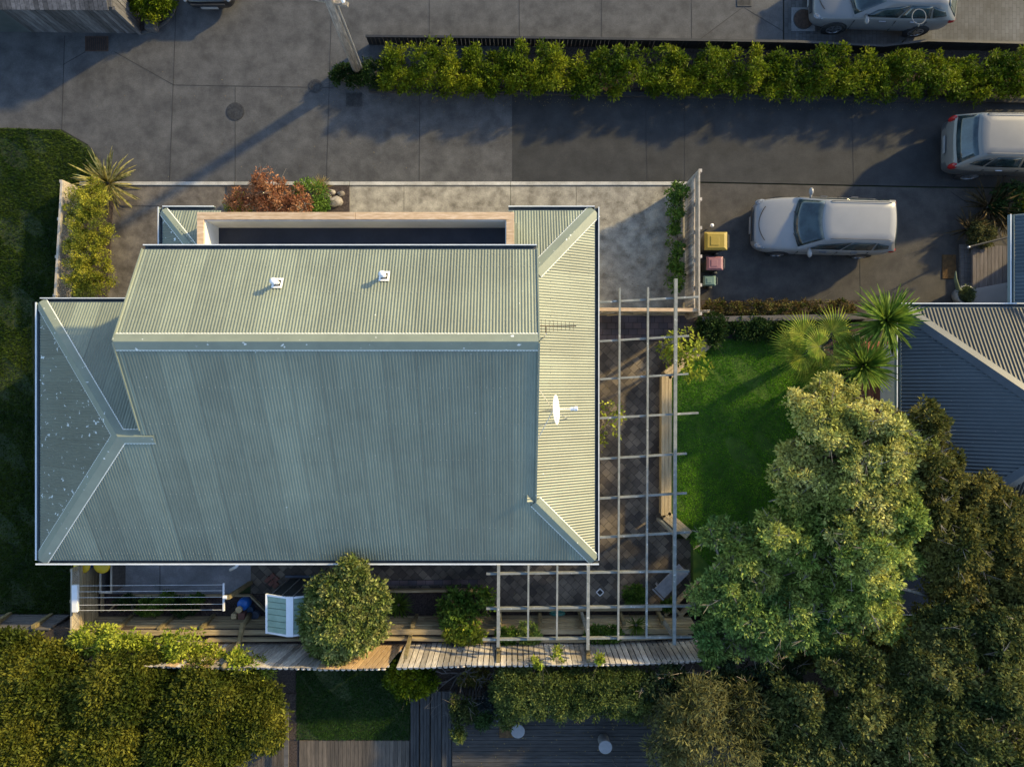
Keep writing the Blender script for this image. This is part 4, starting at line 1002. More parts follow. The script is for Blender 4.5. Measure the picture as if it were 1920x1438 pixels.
# ================================================================ bins
def bin_(label, u, v, wd, dp_, h, lidm, bodym, rz=0.0):
    t = thing('wheelie_bin', label, 'bin', P(u, v, 0), 'bins beside the drive fence', rz); local(t)
    a, b2 = wd/2*.8, dp_/2*.8; c, d = wd/2, dp_/2; mb = MB()
    mb.add([(-a,-b2,.03),(a,-b2,.03),(a,b2,.03),(-a,b2,.03),(-c,-d,h),(c,-d,h),(c,d,h),(-c,d,h)],[(3,2,1,0),(0,1,5,4),(1,2,6,5),(2,3,7,6),(3,0,4,7),(4,5,6,7)])
    mb.build('body', bodym, t, bevel=.02)
    c += .02; d += .02; mb = MB()
    mb.add([(-c,-d,h+.002),(c,-d,h+.002),(c,d,h+.002),(-c,d,h+.002),(-c,-d,h+.03),(c,-d,h+.03),(c,d,h+.03),(-c,d,h+.03),(-c*.75,-d*.75,h+.075),(c*.7,-d*.75,h+.075),(c*.7,d*.75,h+.075),(-c*.75,d*.75,h+.075)],
           [(3,2,1,0),(0,1,5,4),(1,2,6,5),(2,3,7,6),(3,0,4,7),(4,5,9,8),(5,6,10,9),(6,7,11,10),(7,4,8,11),(8,9,10,11)])
    mb.box((-c*.5,-d*.5,h+.074),(c*.25,d*.5,h+.09))
    mb.build('lid', lidm, t, bevel=.015)
    mb = MB(); mb.tube([(c+.045,-d*.7,h-.0),(c+.045,d*.7,h-.0)], .016, 8)
    for s in (-.7,0,.7): mb.beam((c-.02,d*s,h-.005),(c+.05,d*s,h-.005),.03,.025)
    mb.build('handle', bodym, t)
    for s in (-1,1): MB().tube([(a+.02,s*(b2-.02),.1),(a+.02,s*(b2+.05),.1)], .1, 14).build('wheel', M['blackpaint'], t)
M['pinklid'] = mat('pink_lid', (.20,.085,.09), (.25,.115,.12), rough=.45); M['greenlid'] = mat('green_lid', (.085,.145,.115), (.11,.17,.14), rough=.45)
M['yellowd'] = mat('dimmed_yellow_lid', (.24,.165,.012), (.29,.20,.02), rough=.45); M['binbody'] = mat('dark_bin', (.014,.016,.016), (.022,.024,.024), rough=.5); M['bingreen'] = mat('green_bin', (.02,.03,.026), (.03,.04,.035), rough=.5)  # yellow lid dimmed in colour, standing outside the lot
bin_('large wheelie bin with dimmed yellow lid by the fence', 1324, 465, .64, .50, 1.02, M['yellowd'], M['binbody'])
bin_('mid sized bin with faded red lid by the fence', 1325, 503, .46, .37, .85, M['pinklid'], M['bingreen'])
bin_('smallest bin with pale green lid by the fence', 1318, 533, .34, .26, .7, M['greenlid'], M['bingreen'])
t = thing('tap_post', 'small white tap on a short post above the yellow lidded bin', 'tap', P(1326,430,0))
MB().tube([P(1326,430,0)+Vector((0,0,0)), P(1326,430,0)+Vector((0,0,.5))], .02, 8).build('pipe', M['chrome'], t); MB().blob(P(1326,430,0)+Vector((0,0,.52)), .06, 12, 8, jit=0).build('tap', M['whitemetal'], t, smooth=True)
# ================================================================ cars
M['carwhite'] = mat('dimmed_white_car_paint', (.215,.213,.210), (.225,.223,.220), rough=.35, coat=.2, spec=.3); M['carpale'] = mat('dimmed_pale_car_paint', (.15,.145,.14), (.16,.155,.15), rough=.32, metal=.1, coat=.2)  # pale cars outside the lot: surround dimming put into the paint colour
M['carbeige'] = mat('warm_silver_car_paint', (.165,.155,.138), (.175,.165,.147), rough=.34, metal=.15, coat=.2); M['carblack'] = mat('black_car_paint', (.01,.01,.012), (.013,.013,.015), rough=.3, coat=.2)  # warm silver dimmed in colour the same way
M['cargrey'] = mat('dark_grey_car_finish', (.055,.055,.055), (.065,.065,.065), rough=.35, coat=.4)
M['carglass'] = mat('car_glass', (.012,.022,.026), (.035,.055,.06), scale=2.2, rough=.08, spec=.7, lo=.4, hi=.6)
M['tyre'] = mat('tyre_rubber', (.012,.012,.012), (.02,.02,.02), rough=.85); M['rim'] = mat('alloy_rim', (.32,.32,.33), (.4,.4,.41), rough=.3, metal=.8)
M['headl'] = mat('headlamp_glass', (.05,.052,.055), (.22,.225,.23), scale=18, rough=.1, spec=.8); M['taill'] = mat('tail_lamp', (.26,.012,.012), (.32,.02,.02), rough=.2); M['plate'] = mat('number_plate', (.2,.2,.2), (.24,.24,.24), rough=.5)
def car(label, loc, rz, L, W, prof, cab, paint, lower=None, wheels=(.3,-.3), wr=.31, rails=False, front=True, rearglass=True, tailv=False):
    """prof: list (x/L, half-width factor, top z, bottom z) nose first; cab: (xf_belt, xr_belt, xf_roof, xr_roof, zbelt, zroof, wroof)"""
    t = thing('parked_car', label, 'car', loc, None, rz); local(t)
    hw = W/2; mb = MB(); rows = []
    for x, wf, zt, zb in prof:
        w_ = hw*wf; h = zt-zb
        half = [(w_*.80, zb), (w_*.95, zb+.03), (w_*.995, zb+h*.25), (w_, zb+h*.5), (w_*.985, zb+h*.72), (w_*.945, zt-.055), (w_*.86, zt-.008), (w_*.6, zt+.018), (w_*.3, zt+.03)]
        row = half + [(0, zt+.034)] + [(-a, b) for a, b in half[::-1]]
        rows.append([(x*L, y, z) for y, z in row])
    n = len(rows[0])
    for rw_ in rows: mb.v += rw_
    for i in range(len(rows)-1):
        for k in range(n-1):
            mb.f.append((i*n+k, i*n+k+1, (i+1)*n+k+1, (i+1)*n+k)); mb.m.append(1 if (lower is not None and (k < 4 or k >= n-5)) else 0)
        mb.f.append((i*n+n-1, i*n, (i+1)*n, (i+1)*n+n-1)); mb.m.append(1 if lower is not None else 0)
    mb.f.append(tuple(range(n))[::-1]); mb.m.append(0); o_ = (len(rows)-1)*n; mb.f.append(tuple(o_+k for k in range(n))); mb.m.append(0)
    body = mb.build('body', [paint, lower or paint], t, smooth=True, sub=2)
    xfb, xrb, xfr, xrr, zb, zr, wr_ = cab; wb = hw*.90; wt = hw*wr_
    NF, NS = 9, 7
    def ring(xf, xr, w_, z, bf, br, inset=0.0):
        pts = []
        for i in range(NF): 
            s = -1+2*i/(NF-1); pts.append((xf+bf*(1-s*s), w_*(s*(1-.0)), z))
        for i in range(1, NS): 
            f_ = i/NS; pts.append((xf+(xr-xf)*f_, w_*(1+.025*math.sin(math.pi*f_)), z))
        for i in range(NF):
            s = 1-2*i/(NF-1); pts.append((xr-br*(1-s*s), w_*s, z))
        for i in range(1, NS):
            f_ = i/NS; pts.append((xr+(xf-xr)*f_, -w_*(1+.025*math.sin(math.pi*f_)), z))
        return [Vector(p) for p in pts]
    r0 = ring(xfb*L, xrb*L, wb, zb-.03, .16, .06); r1 = ring(xfr*L, xrr*L, wt, zr-.045, .10, .05); r2 = ring((xfr-.012)*L, (xrr+.012)*L, wt*.93, zr-.008, .09, .05); r3 = ring((xfr-.05)*L, (xrr+.05)*L, wt*.6, zr+.018, .05, .03); 
    mb = MB(); R_ = [r0, r1, r2, r3]; m_ = len(r0)
    for r_ in R_: mb.v += [tuple(p) for p in r_]
    for i in range(3):
        for k in range(m_): mb.f.append((i*m_+k, i*m_+(k+1) % m_, (i+1)*m_+(k+1) % m_, (i+1)*m_+k)); mb.m.append(0)
    # roof skin as quads between the two sides
    def side_pairs(o): return o
    for i in range(NF-1): pass
    mb.f.append(tuple(3*m_+k for k in range(m_))); mb.m.append(0)
    roof_ = mb.build('cabin', [paint], t, smooth=True)
    # glass panes laid just proud of the cabin skin
    def pane(name, idx, f0, f1, f0b=None, f1b=None, mat__=None):
        mb = MB(); K = len(idx); rows = 4
        for j in range(rows+1):
            for q, k in enumerate(idx):
                a_, b_ = r0[k % m_] if isinstance(k, int) else r0[int(k) % m_].lerp(r0[(int(k)+1) % m_], k-int(k)), r1[k % m_] if isinstance(k, int) else r1[int(k) % m_].lerp(r1[(int(k)+1) % m_], k-int(k))
                lo = f0 if f0b is None else f0+(f0b-f0)*q/(K-1); hi = f1 if f1b is None else f1+(f1b-f1)*q/(K-1)
                p = a_.lerp(b_, lo+(hi-lo)*j/rows)
                c_ = Vector(((xfb+xrb)/2*L, 0, zb-.3)); nn = Vector((p.x-c_.x, p.y*3, .35)).normalized() if False else None
                mb.v.append(p.copy())
        # outward normal per pane
        a_, b_, c_ = Vector(mb.v[0]), Vector(mb.v[K-1]), Vector(mb.v[rows*K+K//2])
        nn = (b_-a_).cross(c_-a_).normalized(); ctr = Vector(((xfb+xrb)/2*L, 0, zb))
        if nn.dot(a_-ctr) < 0: nn = -nn
        mb.v = [tuple(Vector(v)+nn*.012) for v in mb.v]
        for j in range(rows):
            for q in range(K-1): mb.f.append((j*K+q, j*K+q+1, (j+1)*K+q+1, (j+1)*K+q)); mb.m.append(0)
        o2 = mb.build(name, mat__ or M['carglass'], t, smooth=True); sm = o2.modifiers.new('thickness', 'SOLIDIFY'); sm.thickness = .006; sm.offset = 1
        return o2
    pane('windscreen', [.25]+list(range(1, NF-1))+[NF-1.25], .04, .985)
    s0 = NF-1
    pane('side_window', [s0+.75, s0+1.5, s0+2, s0+2.85], .16, .30, .20, .90) if False else None
    def sides(base, rev):
        e = [base+x for x in (.55, 1.2, 2.0, 2.9)]; e2 = [base+x for x in (3.08, 3.8, 4.6, 5.25)]; e3 = [base+x for x in (5.42, 5.9, 6.5)]
        if rev: e, e2, e3 = [base+NS-x+base-base for x in (.55,1.2,2.0,2.9)], [base+NS-x for x in (3.08,3.8,4.6,5.25)], [base+NS-x for x in (5.42,5.9,6.5)]
        pane('side_window', e, .10, .55, .10, .90); pane('side_window', e2, .10, .90, .12, .90); pane('side_window', e3, .14, .88, .28, .62)
    sides(s0, False); sides(s0+NS+NF-1, True)
    if rearglass: pane('rear_window', [s0+NS+.25]+list(range(s0+NS+1, s0+NS+NF-2))+[s0+NS+NF-1.25], .12, .93)
    # wheels
    for wx in wheels:
        for s in (-1, 1):
            y = s*hw; c = Vector((wx*L, y*.985, wr)); wh = MB().lathe(c, [(wr*1.12,-.1),(wr*1.12,.008),(0,.009)], 28, axis=(0,s,0)).build('wheel_arch', M['dark'], t)
            wl_ = MB().lathe(c, [(wr*.9,-.19),(wr,-.15),(wr,.0),(wr*.93,.022),(wr*.66,.024),(wr*.64,.0),(0,.0)], 28, axis=(0,s,0)).build('wheel', M['tyre'], t)
            mb = MB(); mb.lathe(c, [(wr*.68,.0),(wr*.68,.026),(wr*.6,.03),(wr*.58,.006)], 28, axis=(0,s,0))
            for k in range(7):
                a = 2*math.pi*k/7; mb.beam(c+Vector((0,s*.018,0)), c+Vector((math.cos(a)*wr*.62,s*.018,math.sin(a)*wr*.62)), .05, .02, up=(0,1,0))
            mb.build('rim', M['rim'], wl_)
    x0, x1 = prof[0][0]*L, prof[-1][0]*L
    def wat(x):
        for (xa,wa,za,ba),(xb,wb_,zb_,bb_) in zip(prof[:-1], prof[1:]):
            if xa*L >= x >= xb*L:
                f_ = (xa*L-x)/max(1e-6,(xa-xb)*L); return hw*(wa+(wb_-wa)*f_), za+(zb_-za)*f_
        return hw*prof[-1][1], prof[-1][2]
    for s in (-1, 1):
        xh = x0-.17*1.2; w_, z_ = wat(xh)
        mb = MB(); mb.blob((xh-.05, s*(w_*.86), z_-.07), (.24,.11,.045), 14, 8, jit=0); mb.build('headlight', M['headl'], t, smooth=True)
        xt = x1+.10; w_, z_ = wat(xt); mb = MB(); mb.blob((xt, s*w_*.93, z_-.14), (.13,.085,.12 if not tailv else .2), 12, 8, jit=0); mb.build('tail_light', M['taill'], t, smooth=True)
        xm_ = xfb*L-.32; w_, z_ = wat(xm_); mb = MB(); mb.blob((xm_, s*(hw*.95+.12), z_+.10), (.07,.12,.075), 12, 8, jit=0); mb.beam((xm_,s*hw*.86,z_+.06),(xm_,s*(hw*.95+.06),z_+.09),.06,.04); mb.build('mirror', paint, t, smooth=True)
        for xf in (.02, -.2):
            w_, z_ = wat(xf*L); mb = MB(); mb.beam((xf*L-.1, s*(w_*.975+.012), z_-.12),(xf*L+.1, s*(w_*.975+.012), z_-.12), .03, .03); mb.build('door_handle', M['cargrey'] if paint is M['carwhite'] else M['rim'], t)
        for xf in (xfb-.02, (xfb+xrb)/2+.05, (xfb+xrb)/2-.17):
            w_, z_ = wat(xf*L); MB().beam((xf*L, s*(w_*.992), .36), (xf*L+.03, s*(w_*.975), z_-.10), .014, .02, up=(0,1,0)).build('door_seam', M['dark'], t)
        if rails:
            mb = MB(); mb.tube([((xfr-.03)*L, s*wt*.93, zr+.0),((xfr-.05)*L, s*wt*.93, zr+.03),((xrr+.05)*L, s*wt*.93, zr+.03),((xrr+.03)*L, s*wt*.93, zr+.0)], .012, 6); mb.build('roof_rail', M['cargrey'], t)
    # bonnet seam, wipers, plates
    mb = MB()
    for s in (-.35, .3): mb.beam((xfb*L+.17-.05*abs(s), s*hw*1.2, zb+.012), (xfb*L-.02, s*hw*1.2+.42*hw, zb+.075), .014, .012)
    mb.build('wiper', M['blackpaint'], t)
    w_, z_ = wat(x0-.12)
    mb = MB(); pts = [(x0-.13-.17*(q/6)**2*1.0, q/6*w_*.74, wat(x0-.13-.17*(q/6)**2)[1]+.034) for q in range(-6,7)]
    mb.tube(pts, .011, 5); mb.build('bonnet_seam', M['dark'], t)
    w_, z_ = wat(x0-.02)
    MB().box((x0+.045,-.26,.36),(x0+.06,.26,.47)).build('number_plate', M['plate'], t); MB().box((x1-.06,-.26,.62),(x1-.045,.26,.73)).build('number_plate', M['plate'], t)
    MB().beam((x0+.03,-hw*.6,.55),(x0+.03,hw*.6,.55), .03, .09).build('grille', M['dark'], t)
    return t
wagon = [(.5,.60,.56,.26),(.485,.76,.64,.22),(.45,.90,.70,.2),(.36,.97,.79,.2),(.2,1,.88,.2),(0,1,.93,.2),(-.25,1,.93,.2),(-.38,.985,.92,.22),(-.455,.94,.90,.25),(-.488,.86,.86,.3),(-.5,.76,.66,.33)]
car('white station wagon parked alone in the driveway facing the bins', P(1527,432,0), R(180-1.5), 4.22, 1.70, wagon, (.205,-.485,.055,-.425,.90,1.38,.70), M['carwhite'], None, (.30,-.30), .3, rails=True)
hatch = [(.5,.60,.60,.26),(.482,.78,.68,.22),(.44,.92,.76,.2),(.34,.99,.87,.2),(.2,1,.95,.2),(0,1,.98,.2),(-.25,1,.99,.2),(-.38,.985,.99,.22),(-.455,.93,.97,.27),(-.488,.84,.92,.32),(-.5,.74,.70,.36)]
car('dimmed pale hatchback parked on grey block pavers beyond the hedge', P(1634,15,0), R(180-2.0), 4.2, 1.78, hatch, (.23,-.49,.05,-.37,.95,1.44,.68), M['carpale'], None, (.31,-.29), .33)
suv = [(.5,.62,.72,.32),(.485,.80,.82,.28),(.45,.93,.92,.26),(.35,.99,1.0,.26),(.2,1,1.05,.26),(0,1,1.08,.26),(-.25,1,1.09,.26),(-.40,.985,1.09,.28),(-.465,.93,1.06,.32),(-.49,.84,1.0,.36),(-.5,.76,.72,.4)]
car('beige silver four wheel drive seen from its rear at the right edge', P(1889,288,0), R(-1.0), 4.7, 1.72, suv, (.22,-.485,.07,-.40,1.06,1.66,.72), M['carbeige'], M['cargrey'], (.30,-.30), .36, rails=True, tailv=True)  # lower body sides coloured darker than the rest
car('black car nosing in at the top edge with its plate showing', P(404,-103,0), R(-90), 4.3, 1.72, wagon, (.205,-.485,.055,-.425,.90,1.40,.70), M['carblack'], None, (.30,-.30), .3)
# ================================================================ neighbour's house on the east
nh = thing('house', 'neighbouring house with dark grey corrugated hip roof beyond the big tree', 'house', P(1950,760,0))
NZ = 2.55
x0, yt, yb = P(1690,0,NZ).x, P(0,577,NZ).y, P(0,1034,NZ).y
ym = (yt+yb)/2; run = ym-yb; nP = .5; px = x0+run*1.12; pz = NZ+run*nP
nW = lambda x, y: NZ+(x-x0)*nP/1.12
nN = lambda x, y: NZ+(yt-y)*nP
nS = lambda x, y: NZ+(y-yb)*nP
M['nroof_y'] = roofmat('neighbour_roof_y', (.050,.062,.068), 1, (9,.735,(.15,.16,.16))); M['nroof_x'] = roofmat('neighbour_roof_x', (.024,.028,.029), 0, (9,.75,(.10,.10,.10)))  # north and south slopes darkened in colour to tone down sunlight on them
M['ncap'] = mat('neighbour_cap', (.042,.050,.055), (.055,.064,.07), scale=3, rough=.45, spots=(8,.7,(.15,.15,.15)), world=True)
r = MB(); XE = px+6
corr(r, [(x0,yb),(x0,yt),(px,ym)], 1, nW, .016, .10, mi=1)
corr(r, [(x0,yt),(px,ym),(XE,ym),(XE,yt)], 0, nN, .016, .10)
corr(r, [(x0,yb),(XE,yb),(XE,ym),(px,ym)], 0, nS, .016, .10)
r.build('roof', [M['nroof_x'], M['nroof_y']], nh, smooth=True)
_c, _e = M['cap'], M['capedge']; M['cap'] = M['ncap']; M['capedge'] = M['ncap']; _h = house; house = nh
capline('hip_cap', (px,ym), (x0,yt), nW, nN, .17); capline('hip_cap', (x0,yb), (px,ym), nW, nS, .17); capline('ridge_cap', (px,ym), (XE,ym), nN, nS, .17)
gutter((x0,yb),(x0,yt),(-1,0),NZ); gutter((x0,yt),(XE,yt),(0,1),NZ); gutter((x0,yb),(XE,yb),(0,-1),NZ)
wg0, wgt = P(1903,0,NZ).x, P(0,402,NZ).y
M['nwing_y'] = roofmat('neighbour_wing_y', (.05,.066,.073), 1)
r = MB(); fw_ = lambda x, y: NZ+(x-wg0)*.5
corr(r, [(wg0,yt+.14),(wg0,wgt),(wg0+3,wgt-.0),(wg0+3,yt+.14)], 1, fw_, .016, .10); r.build('wing_roof', M['nwing_y'], nh, smooth=True)
gutter((wg0,yt+.14),(wg0,wgt),(-1,0),NZ)
house = _h; M['cap'], M['capedge'] = _c, _e
mb = MB(); mb.box((x0+.5,yb+.5,0),(XE-.3,yt-.9,NZ-.02)); mb.box((wg0+2.3,yt-.4,0),(XE-.3,wgt-.4,NZ-.02)); mb.build('wall', M['wall'], nh)
# porch deck with step and white canopy-side wall
t = thing('porch_deck', 'timber porch deck with lower step beside the neighbouring house', 'deck', P(1850,500,0))
a, b2 = P(1824,461,.3), P(1915,545,.3); n = 13
for i in range(n):
    pass
mb = MB()
for i in range(n):
    x = a.x+(b2.x-a.x)*i/n; mb.box((x,P(0,552,.3).y,.22),(x+(b2.x-a.x)/n-.01,a.y,.3))
M['porchdeck'] = wood('porch_board', (.075,.062,.058), (.135,.115,.11), None, (9,1.2,9), .2)
mb.build('boards', M['porchdeck'], t)
mb = MB(); s0 = P(1801,459,.15).x; s1 = P(1823,0,.15).x
for i in range(3): mb.box((s0+(s1-s0)*i/3, P(0,545,.15).y, .06),(s0+(s1-s0)*(i+1)/3-.008, P(0,458,.15).y, .15))
mb.build('step', M['sleeper'], t)
M['whited'] = mat('dimmed_white_paint', (.185,.18,.185), (.20,.195,.20), scale=3, rough=.6)  # white with the surround dimming put into its colour
t = thing('porch_landing', 'dimmed white landing slab with slanted front edge below the porch deck', 'landing', P(1850,560,0))
CZ = .42
MB().prism([P(1803,590,CZ),P(1915,590,CZ),P(1915,525,CZ),P(1803,546,CZ)], .02, CZ).build('slab', M['whited'], t, bevel=.01)
MB().box((P(1888,0,CZ).x, P(0,540,CZ).y, CZ+.001),(P(1896,0,CZ).x, P(0,536,CZ).y, CZ+.03)).build('door_stop', M['dark'], t)
o = thing('handrail', 'dark porch handrail with pale ball end by the bronze flaxes', 'handrail', P(1850,462,0))
MB().tube([P(1818,463,1.0),P(1898,443,1.05)], .03, 8).build('rail', M['blackpaint'], o); MB().blob(P(1816,464,1.0), .045, 12, 8, jit=0).build('ball', M['rim'], o, smooth=True)
MB().tube([P(1822,466,0),P(1820,463,1.0)], .025, 8).build('post', M['blackpaint'], o)
M['coir'] = mat('coir', (.05,.025,.008), (.12,.065,.02), scale=8, rough=.95, bump=1, bscale=80, fine=.3)
o = MB().box((P(1766,0,.0).x,P(0,523,0).y,.002),(P(1792,0,0).x,P(0,478,0).y,.025)).build('doormat', M['coir'], None, bevel=.01); tag(o, 'brown coir doormat on the concrete before the porch step', 'doormat')
M['potwhite'] = mat('white_glaze', (.20,.20,.20), (.23,.23,.225), rough=.4)
c = P(1793,556,.0); t = thing('planter_pot', 'round white bowl planter with green succulent beside the canopy', 'planter', c)
MB().lathe(c, [(.12,0),(.22,.1),(.29,.35),(.28,.5),(.25,.5),(.25,.42)], 28).build('bowl', M['potwhite'], t, smooth=True)
quads_obj('succulent', clump_leaves(ell_clumps((c.x,c.y,.48),(.2,.2,.12),26,.3,0), np.full(26,.14), 40, .06), leafmat('succulent_leaf',(.05,.075,.03),(.11,.14,.06),scale=6), t)
MB().tube([(c.x-.15,c.y+.12,.5),(c.x-.42,c.y+.14,.75),(c.x-.62,c.y+.4,.95),(c.x-.68,c.y+.62,1.05)], [.035,.06,.045,.015], 10).build('cactus_arm', mat('cactus_skin', (.06,.085,.05), (.1,.13,.08), scale=10, rough=.7), t, smooth=True)
tuft('flax_plant', 'bronze flax uppermost in the bed by the porch', 'flax', 1851, 390, .03, 70, 1.0, .05, M['l_bronze'], .45)
tuft('flax_plant', 'bronze flax leaning over the concrete at the bed corner', 'flax', 1815, 431, .03, 60, .75, .045, M['l_bronze'], .4)
tuft('flax_plant', 'bronze flax nearest the house wing gutter', 'flax', 1878, 420, .03, 55, .75, .05, M['l_bronze'], .4)
shrub('shrub', 'soft green shrub between the upper flax and the wall', 1895, 380, .03, .55, .7, M['l_dkgreen'], n=60, L=.09, cr=.16)
shrub('shrub', 'fine grey green shrub beside the porch handrail', 1840, 440, .03, .38, .6, M['l_willow'], n=50, L=.07, cr=.14)
shrub('shrub', 'yellow green shrub at the right edge above the wing roof', 1917, 392, .03, .35, .8, M['l_hedge'], n=30, L=.08, cr=.15)
# ================================================================ garden plants
tree('box_hedge', 'clipped yellow green box hedge along the west drive', 'hedge', [((P(166,0,.7).x, P(0,y,.7).y, .62),(.74,.75,.38)) for y in (375,425,470,515)]+[((P(165,0,.7).x,P(0,545,.7).y,.6),(.52,.35,.36))],
     M['l_box'], BARK, (P(172,0,0).x,P(0,455,0).y,0), .04, 120, .055, .17, 30, up=.6, low=-.1, shell=.3, nl=20)
tuft('flax_plant', 'large striped cream and green flax at the lot corner', 'flax', 205, 345, .03, 110, 1.05, .055, M['l_flax'], .55, .1)
# red maple, green bush, gold tuft
def at(u, v, z): q = P(u, v, z); return (q.x, q.y, z)
tree('red_maple', 'orange red leaved maple shrub at the front of the house', 'shrub', [(at(520,374,.6),(1.0,.5,.4)),(at(500,342,.9),(.55,.34,.3)),(at(458,380,.5),(.65,.34,.35)),(at(560,380,.6),(.5,.4,.35))], M['l_red'], BARK, at(520,378,0), .05, 46, .08, .15, 46, up=.6, nl=24, shell=.3, twigs=20)
shrub('shrub', 'dark green bushy shrub between the maple and the rocks', 582, 376, 0, .62, .7, M['l_green'], n=80, L=.07, cr=.16)
shrub('shrub', 'green shrub skirting the maple beside the parapet', 448, 388, 0, .4, .4, M['l_box'], n=36, L=.06, cr=.12)
tuft('grass_tuft', 'golden ornamental grass tuft by the rocks', 'ornamental grass', 603, 352, 0, 150, .38, .012, M['l_gold'], .5, .4)
tree('creeper', 'leafy green creeper climbing the east drive fence', 'climbing plant', [(at(1268,360,.7),(.26,.35,.35)),(at(1264,400,.6),(.2,.4,.35)),(at(1265,455,.6),(.17,.5,.3)),(at(1266,520,.7),(.2,.55,.35))], M['l_green'], BARK, at(1275,450,0), .02, 60, .09, .15, 60, low=-.6)
tree('camellia', 'glossy leaved shrub growing through the pergola corner', 'shrub', [(at(1278,645,1.5),(.5,.45,.5)),(at(1303,686,1.3),(.4,.35,.35)),(at(1255,660,1.2),(.35,.4,.3))], M['l_lime'], BARK, at(1285,668,.2), .04, 30, .13, .2, 22, nl=12)
tree('climbing_rose', 'sparse yellow leaved rose reaching out from under the east eave', 'shrub', [(at(1140,780,1.5),(.45,.55,.4)),(at(1138,815,1.3),(.35,.35,.3))], M['l_lime'], BARK, at(1125,785,0), .025, 14, .12, .18, 16, nl=12)
shrub('shrub', 'dark green shrub at the lawn head below the paving gate', 1335, 617, LZ, .45, .4, M['l_dkgreen'], n=50, L=.09)
shrub('shrub', 'dark spreading shrub in the bed at the middle of the lawn head', 1410, 616, LZ, .75, .35, M['l_dkgreen'], n=80, ry=.28, L=.09)
shrub('shrub', 'dark shrub in shade between lawn head and fan palm', 1475, 619, LZ, .5, .35, M['l_under'], n=40, ry=.28, L=.09)
tree('low_hedge', 'low mixed red and green hedge along the neighbouring drive', 'hedge', [((P(u,0,.4).x, P(0,580,.4).y, .32),(.42,.26,.3)) for u in range(1340,1612,34)], M['l_redhedge'], BARK, (P(1465,0,0).x,P(0,582,0).y,0), .03, 60, .075, .13, 60, low=-.2, nl=24)
sl_ = thing('sleeper_wall', 'grey timber sleeper edging between low hedge and back lawn', 'garden edging', P(1465,600,0))
for j, z in enumerate((.1,.3,.5)): MB().beam(P(1316,603.0,z), P(1622,597,z), .1, .19).build('sleeper', M['sleeper'], sl_)
MB().beam(P(1316,599,.62), P(1622,593,.62), .16, .04).build('capping', M['sleeper'], sl_)
# fan palm
fp = thing('fan_palm', 'fan palm with yellow green fronds at the head of the lawn', 'palm', at(1540,655,LZ))
c0 = Vector(at(1538,655,1.9)); mb = MB(); st = MB()
fr = [(1505,628,2.3,.75),(1560,622,2.4,.8),(1535,650,2.6,.7),(1503,668,2.2,.8),(1562,668,2.3,.8),(1538,690,2.0,.7),(1484,648,1.9,.7),(1580,645,2.0,.6),(1515,692,1.8,.6)]
for u, v, z, r_ in fr:
    q = Vector(at(u, v, z)); st.tube([c0, c0.lerp(q,.5)+Vector((0,0,.1)), q], [.025,.018,.012], 6)
    d0 = q-c0; d0.z = d0.z*.3; d0 = d0.normalized(); a0 = math.atan2(d0.y, d0.x)
    for k in range(34):
        a = a0 + (k-16.5)/33*R(270); l = r_*(1-.25*abs((k-16.5)/17)**2)*random.uniform(.9,1.05)
        d = Vector((math.cos(a), math.sin(a), .12+.1*math.cos(a-a0))); s = Vector((-math.sin(a), math.cos(a), 0)); p1 = q+d*l*.55; p2 = q+d*l+Vector((0,0,-.28*l))
        wv = .022
        mb.add([q, p1-s*wv+Vector((0,0,.01)), p1, p1+s*wv+Vector((0,0,.01)), p2], [(0,1,2),(0,2,3),(1,4,2),(2,4,3)])
mb.build('fronds', M['l_palm'], fp); st.build('stalks', mat('palm_stalk', (.10,.12,.03), (.16,.17,.05), rough=.6), fp)
MB().tube([at(1540,655,LZ), (c0.x,c0.y,1.2), tuple(c0)], [.12,.11,.1], 12).build('trunk', BARK, fp, smooth=True)
tuft('cabbage_tree', 'spiky rosette cabbage tree over the red deck', 'cabbage tree', 1618, 686, LZ, 150, .92, .06, M['l_yucca'], .35, .0, stem=2.2)
tuft('cabbage_tree', 'spiky rosette cabbage tree at the corner of the neighbouring roof', 'cabbage tree', 1660, 601, LZ, 170, 1.05, .065, M['l_yucca'], .4, -.1, stem=2.1)
tuft('flax_plant', 'dark flax clump in the shade under the fan palm', 'flax', 1560, 705, LZ, 60, .6, .04, M['l_dkgreen'], .4)
o = thing('log', 'pale fallen log between fan palm and cabbage tree', 'log', at(1600,635,LZ)); MB().tube([at(1582,640,LZ+.1),at(1603,632,LZ+.12),at(1625,628,LZ+.1)], [.09,.1,.08], 10).build('log', M['sleeper'], o, smooth=True)
rd = thing('deck', 'small red brown stained deck beside the neighbouring roof', 'deck', at(1660,700,LZ))
mb = MB(); xa, xb = P(1615,0,.45).x, P(1690,0,.45).x; n = 13
for i in range(n): mb.box((xa+(xb-xa)*i/n, P(0,800,.45).y, LZ+.02),(xa+(xb-xa)*(i+1)/n-.008, P(0,640,.45).y, .48))
mb.build('boards', M['reddeck'], rd)
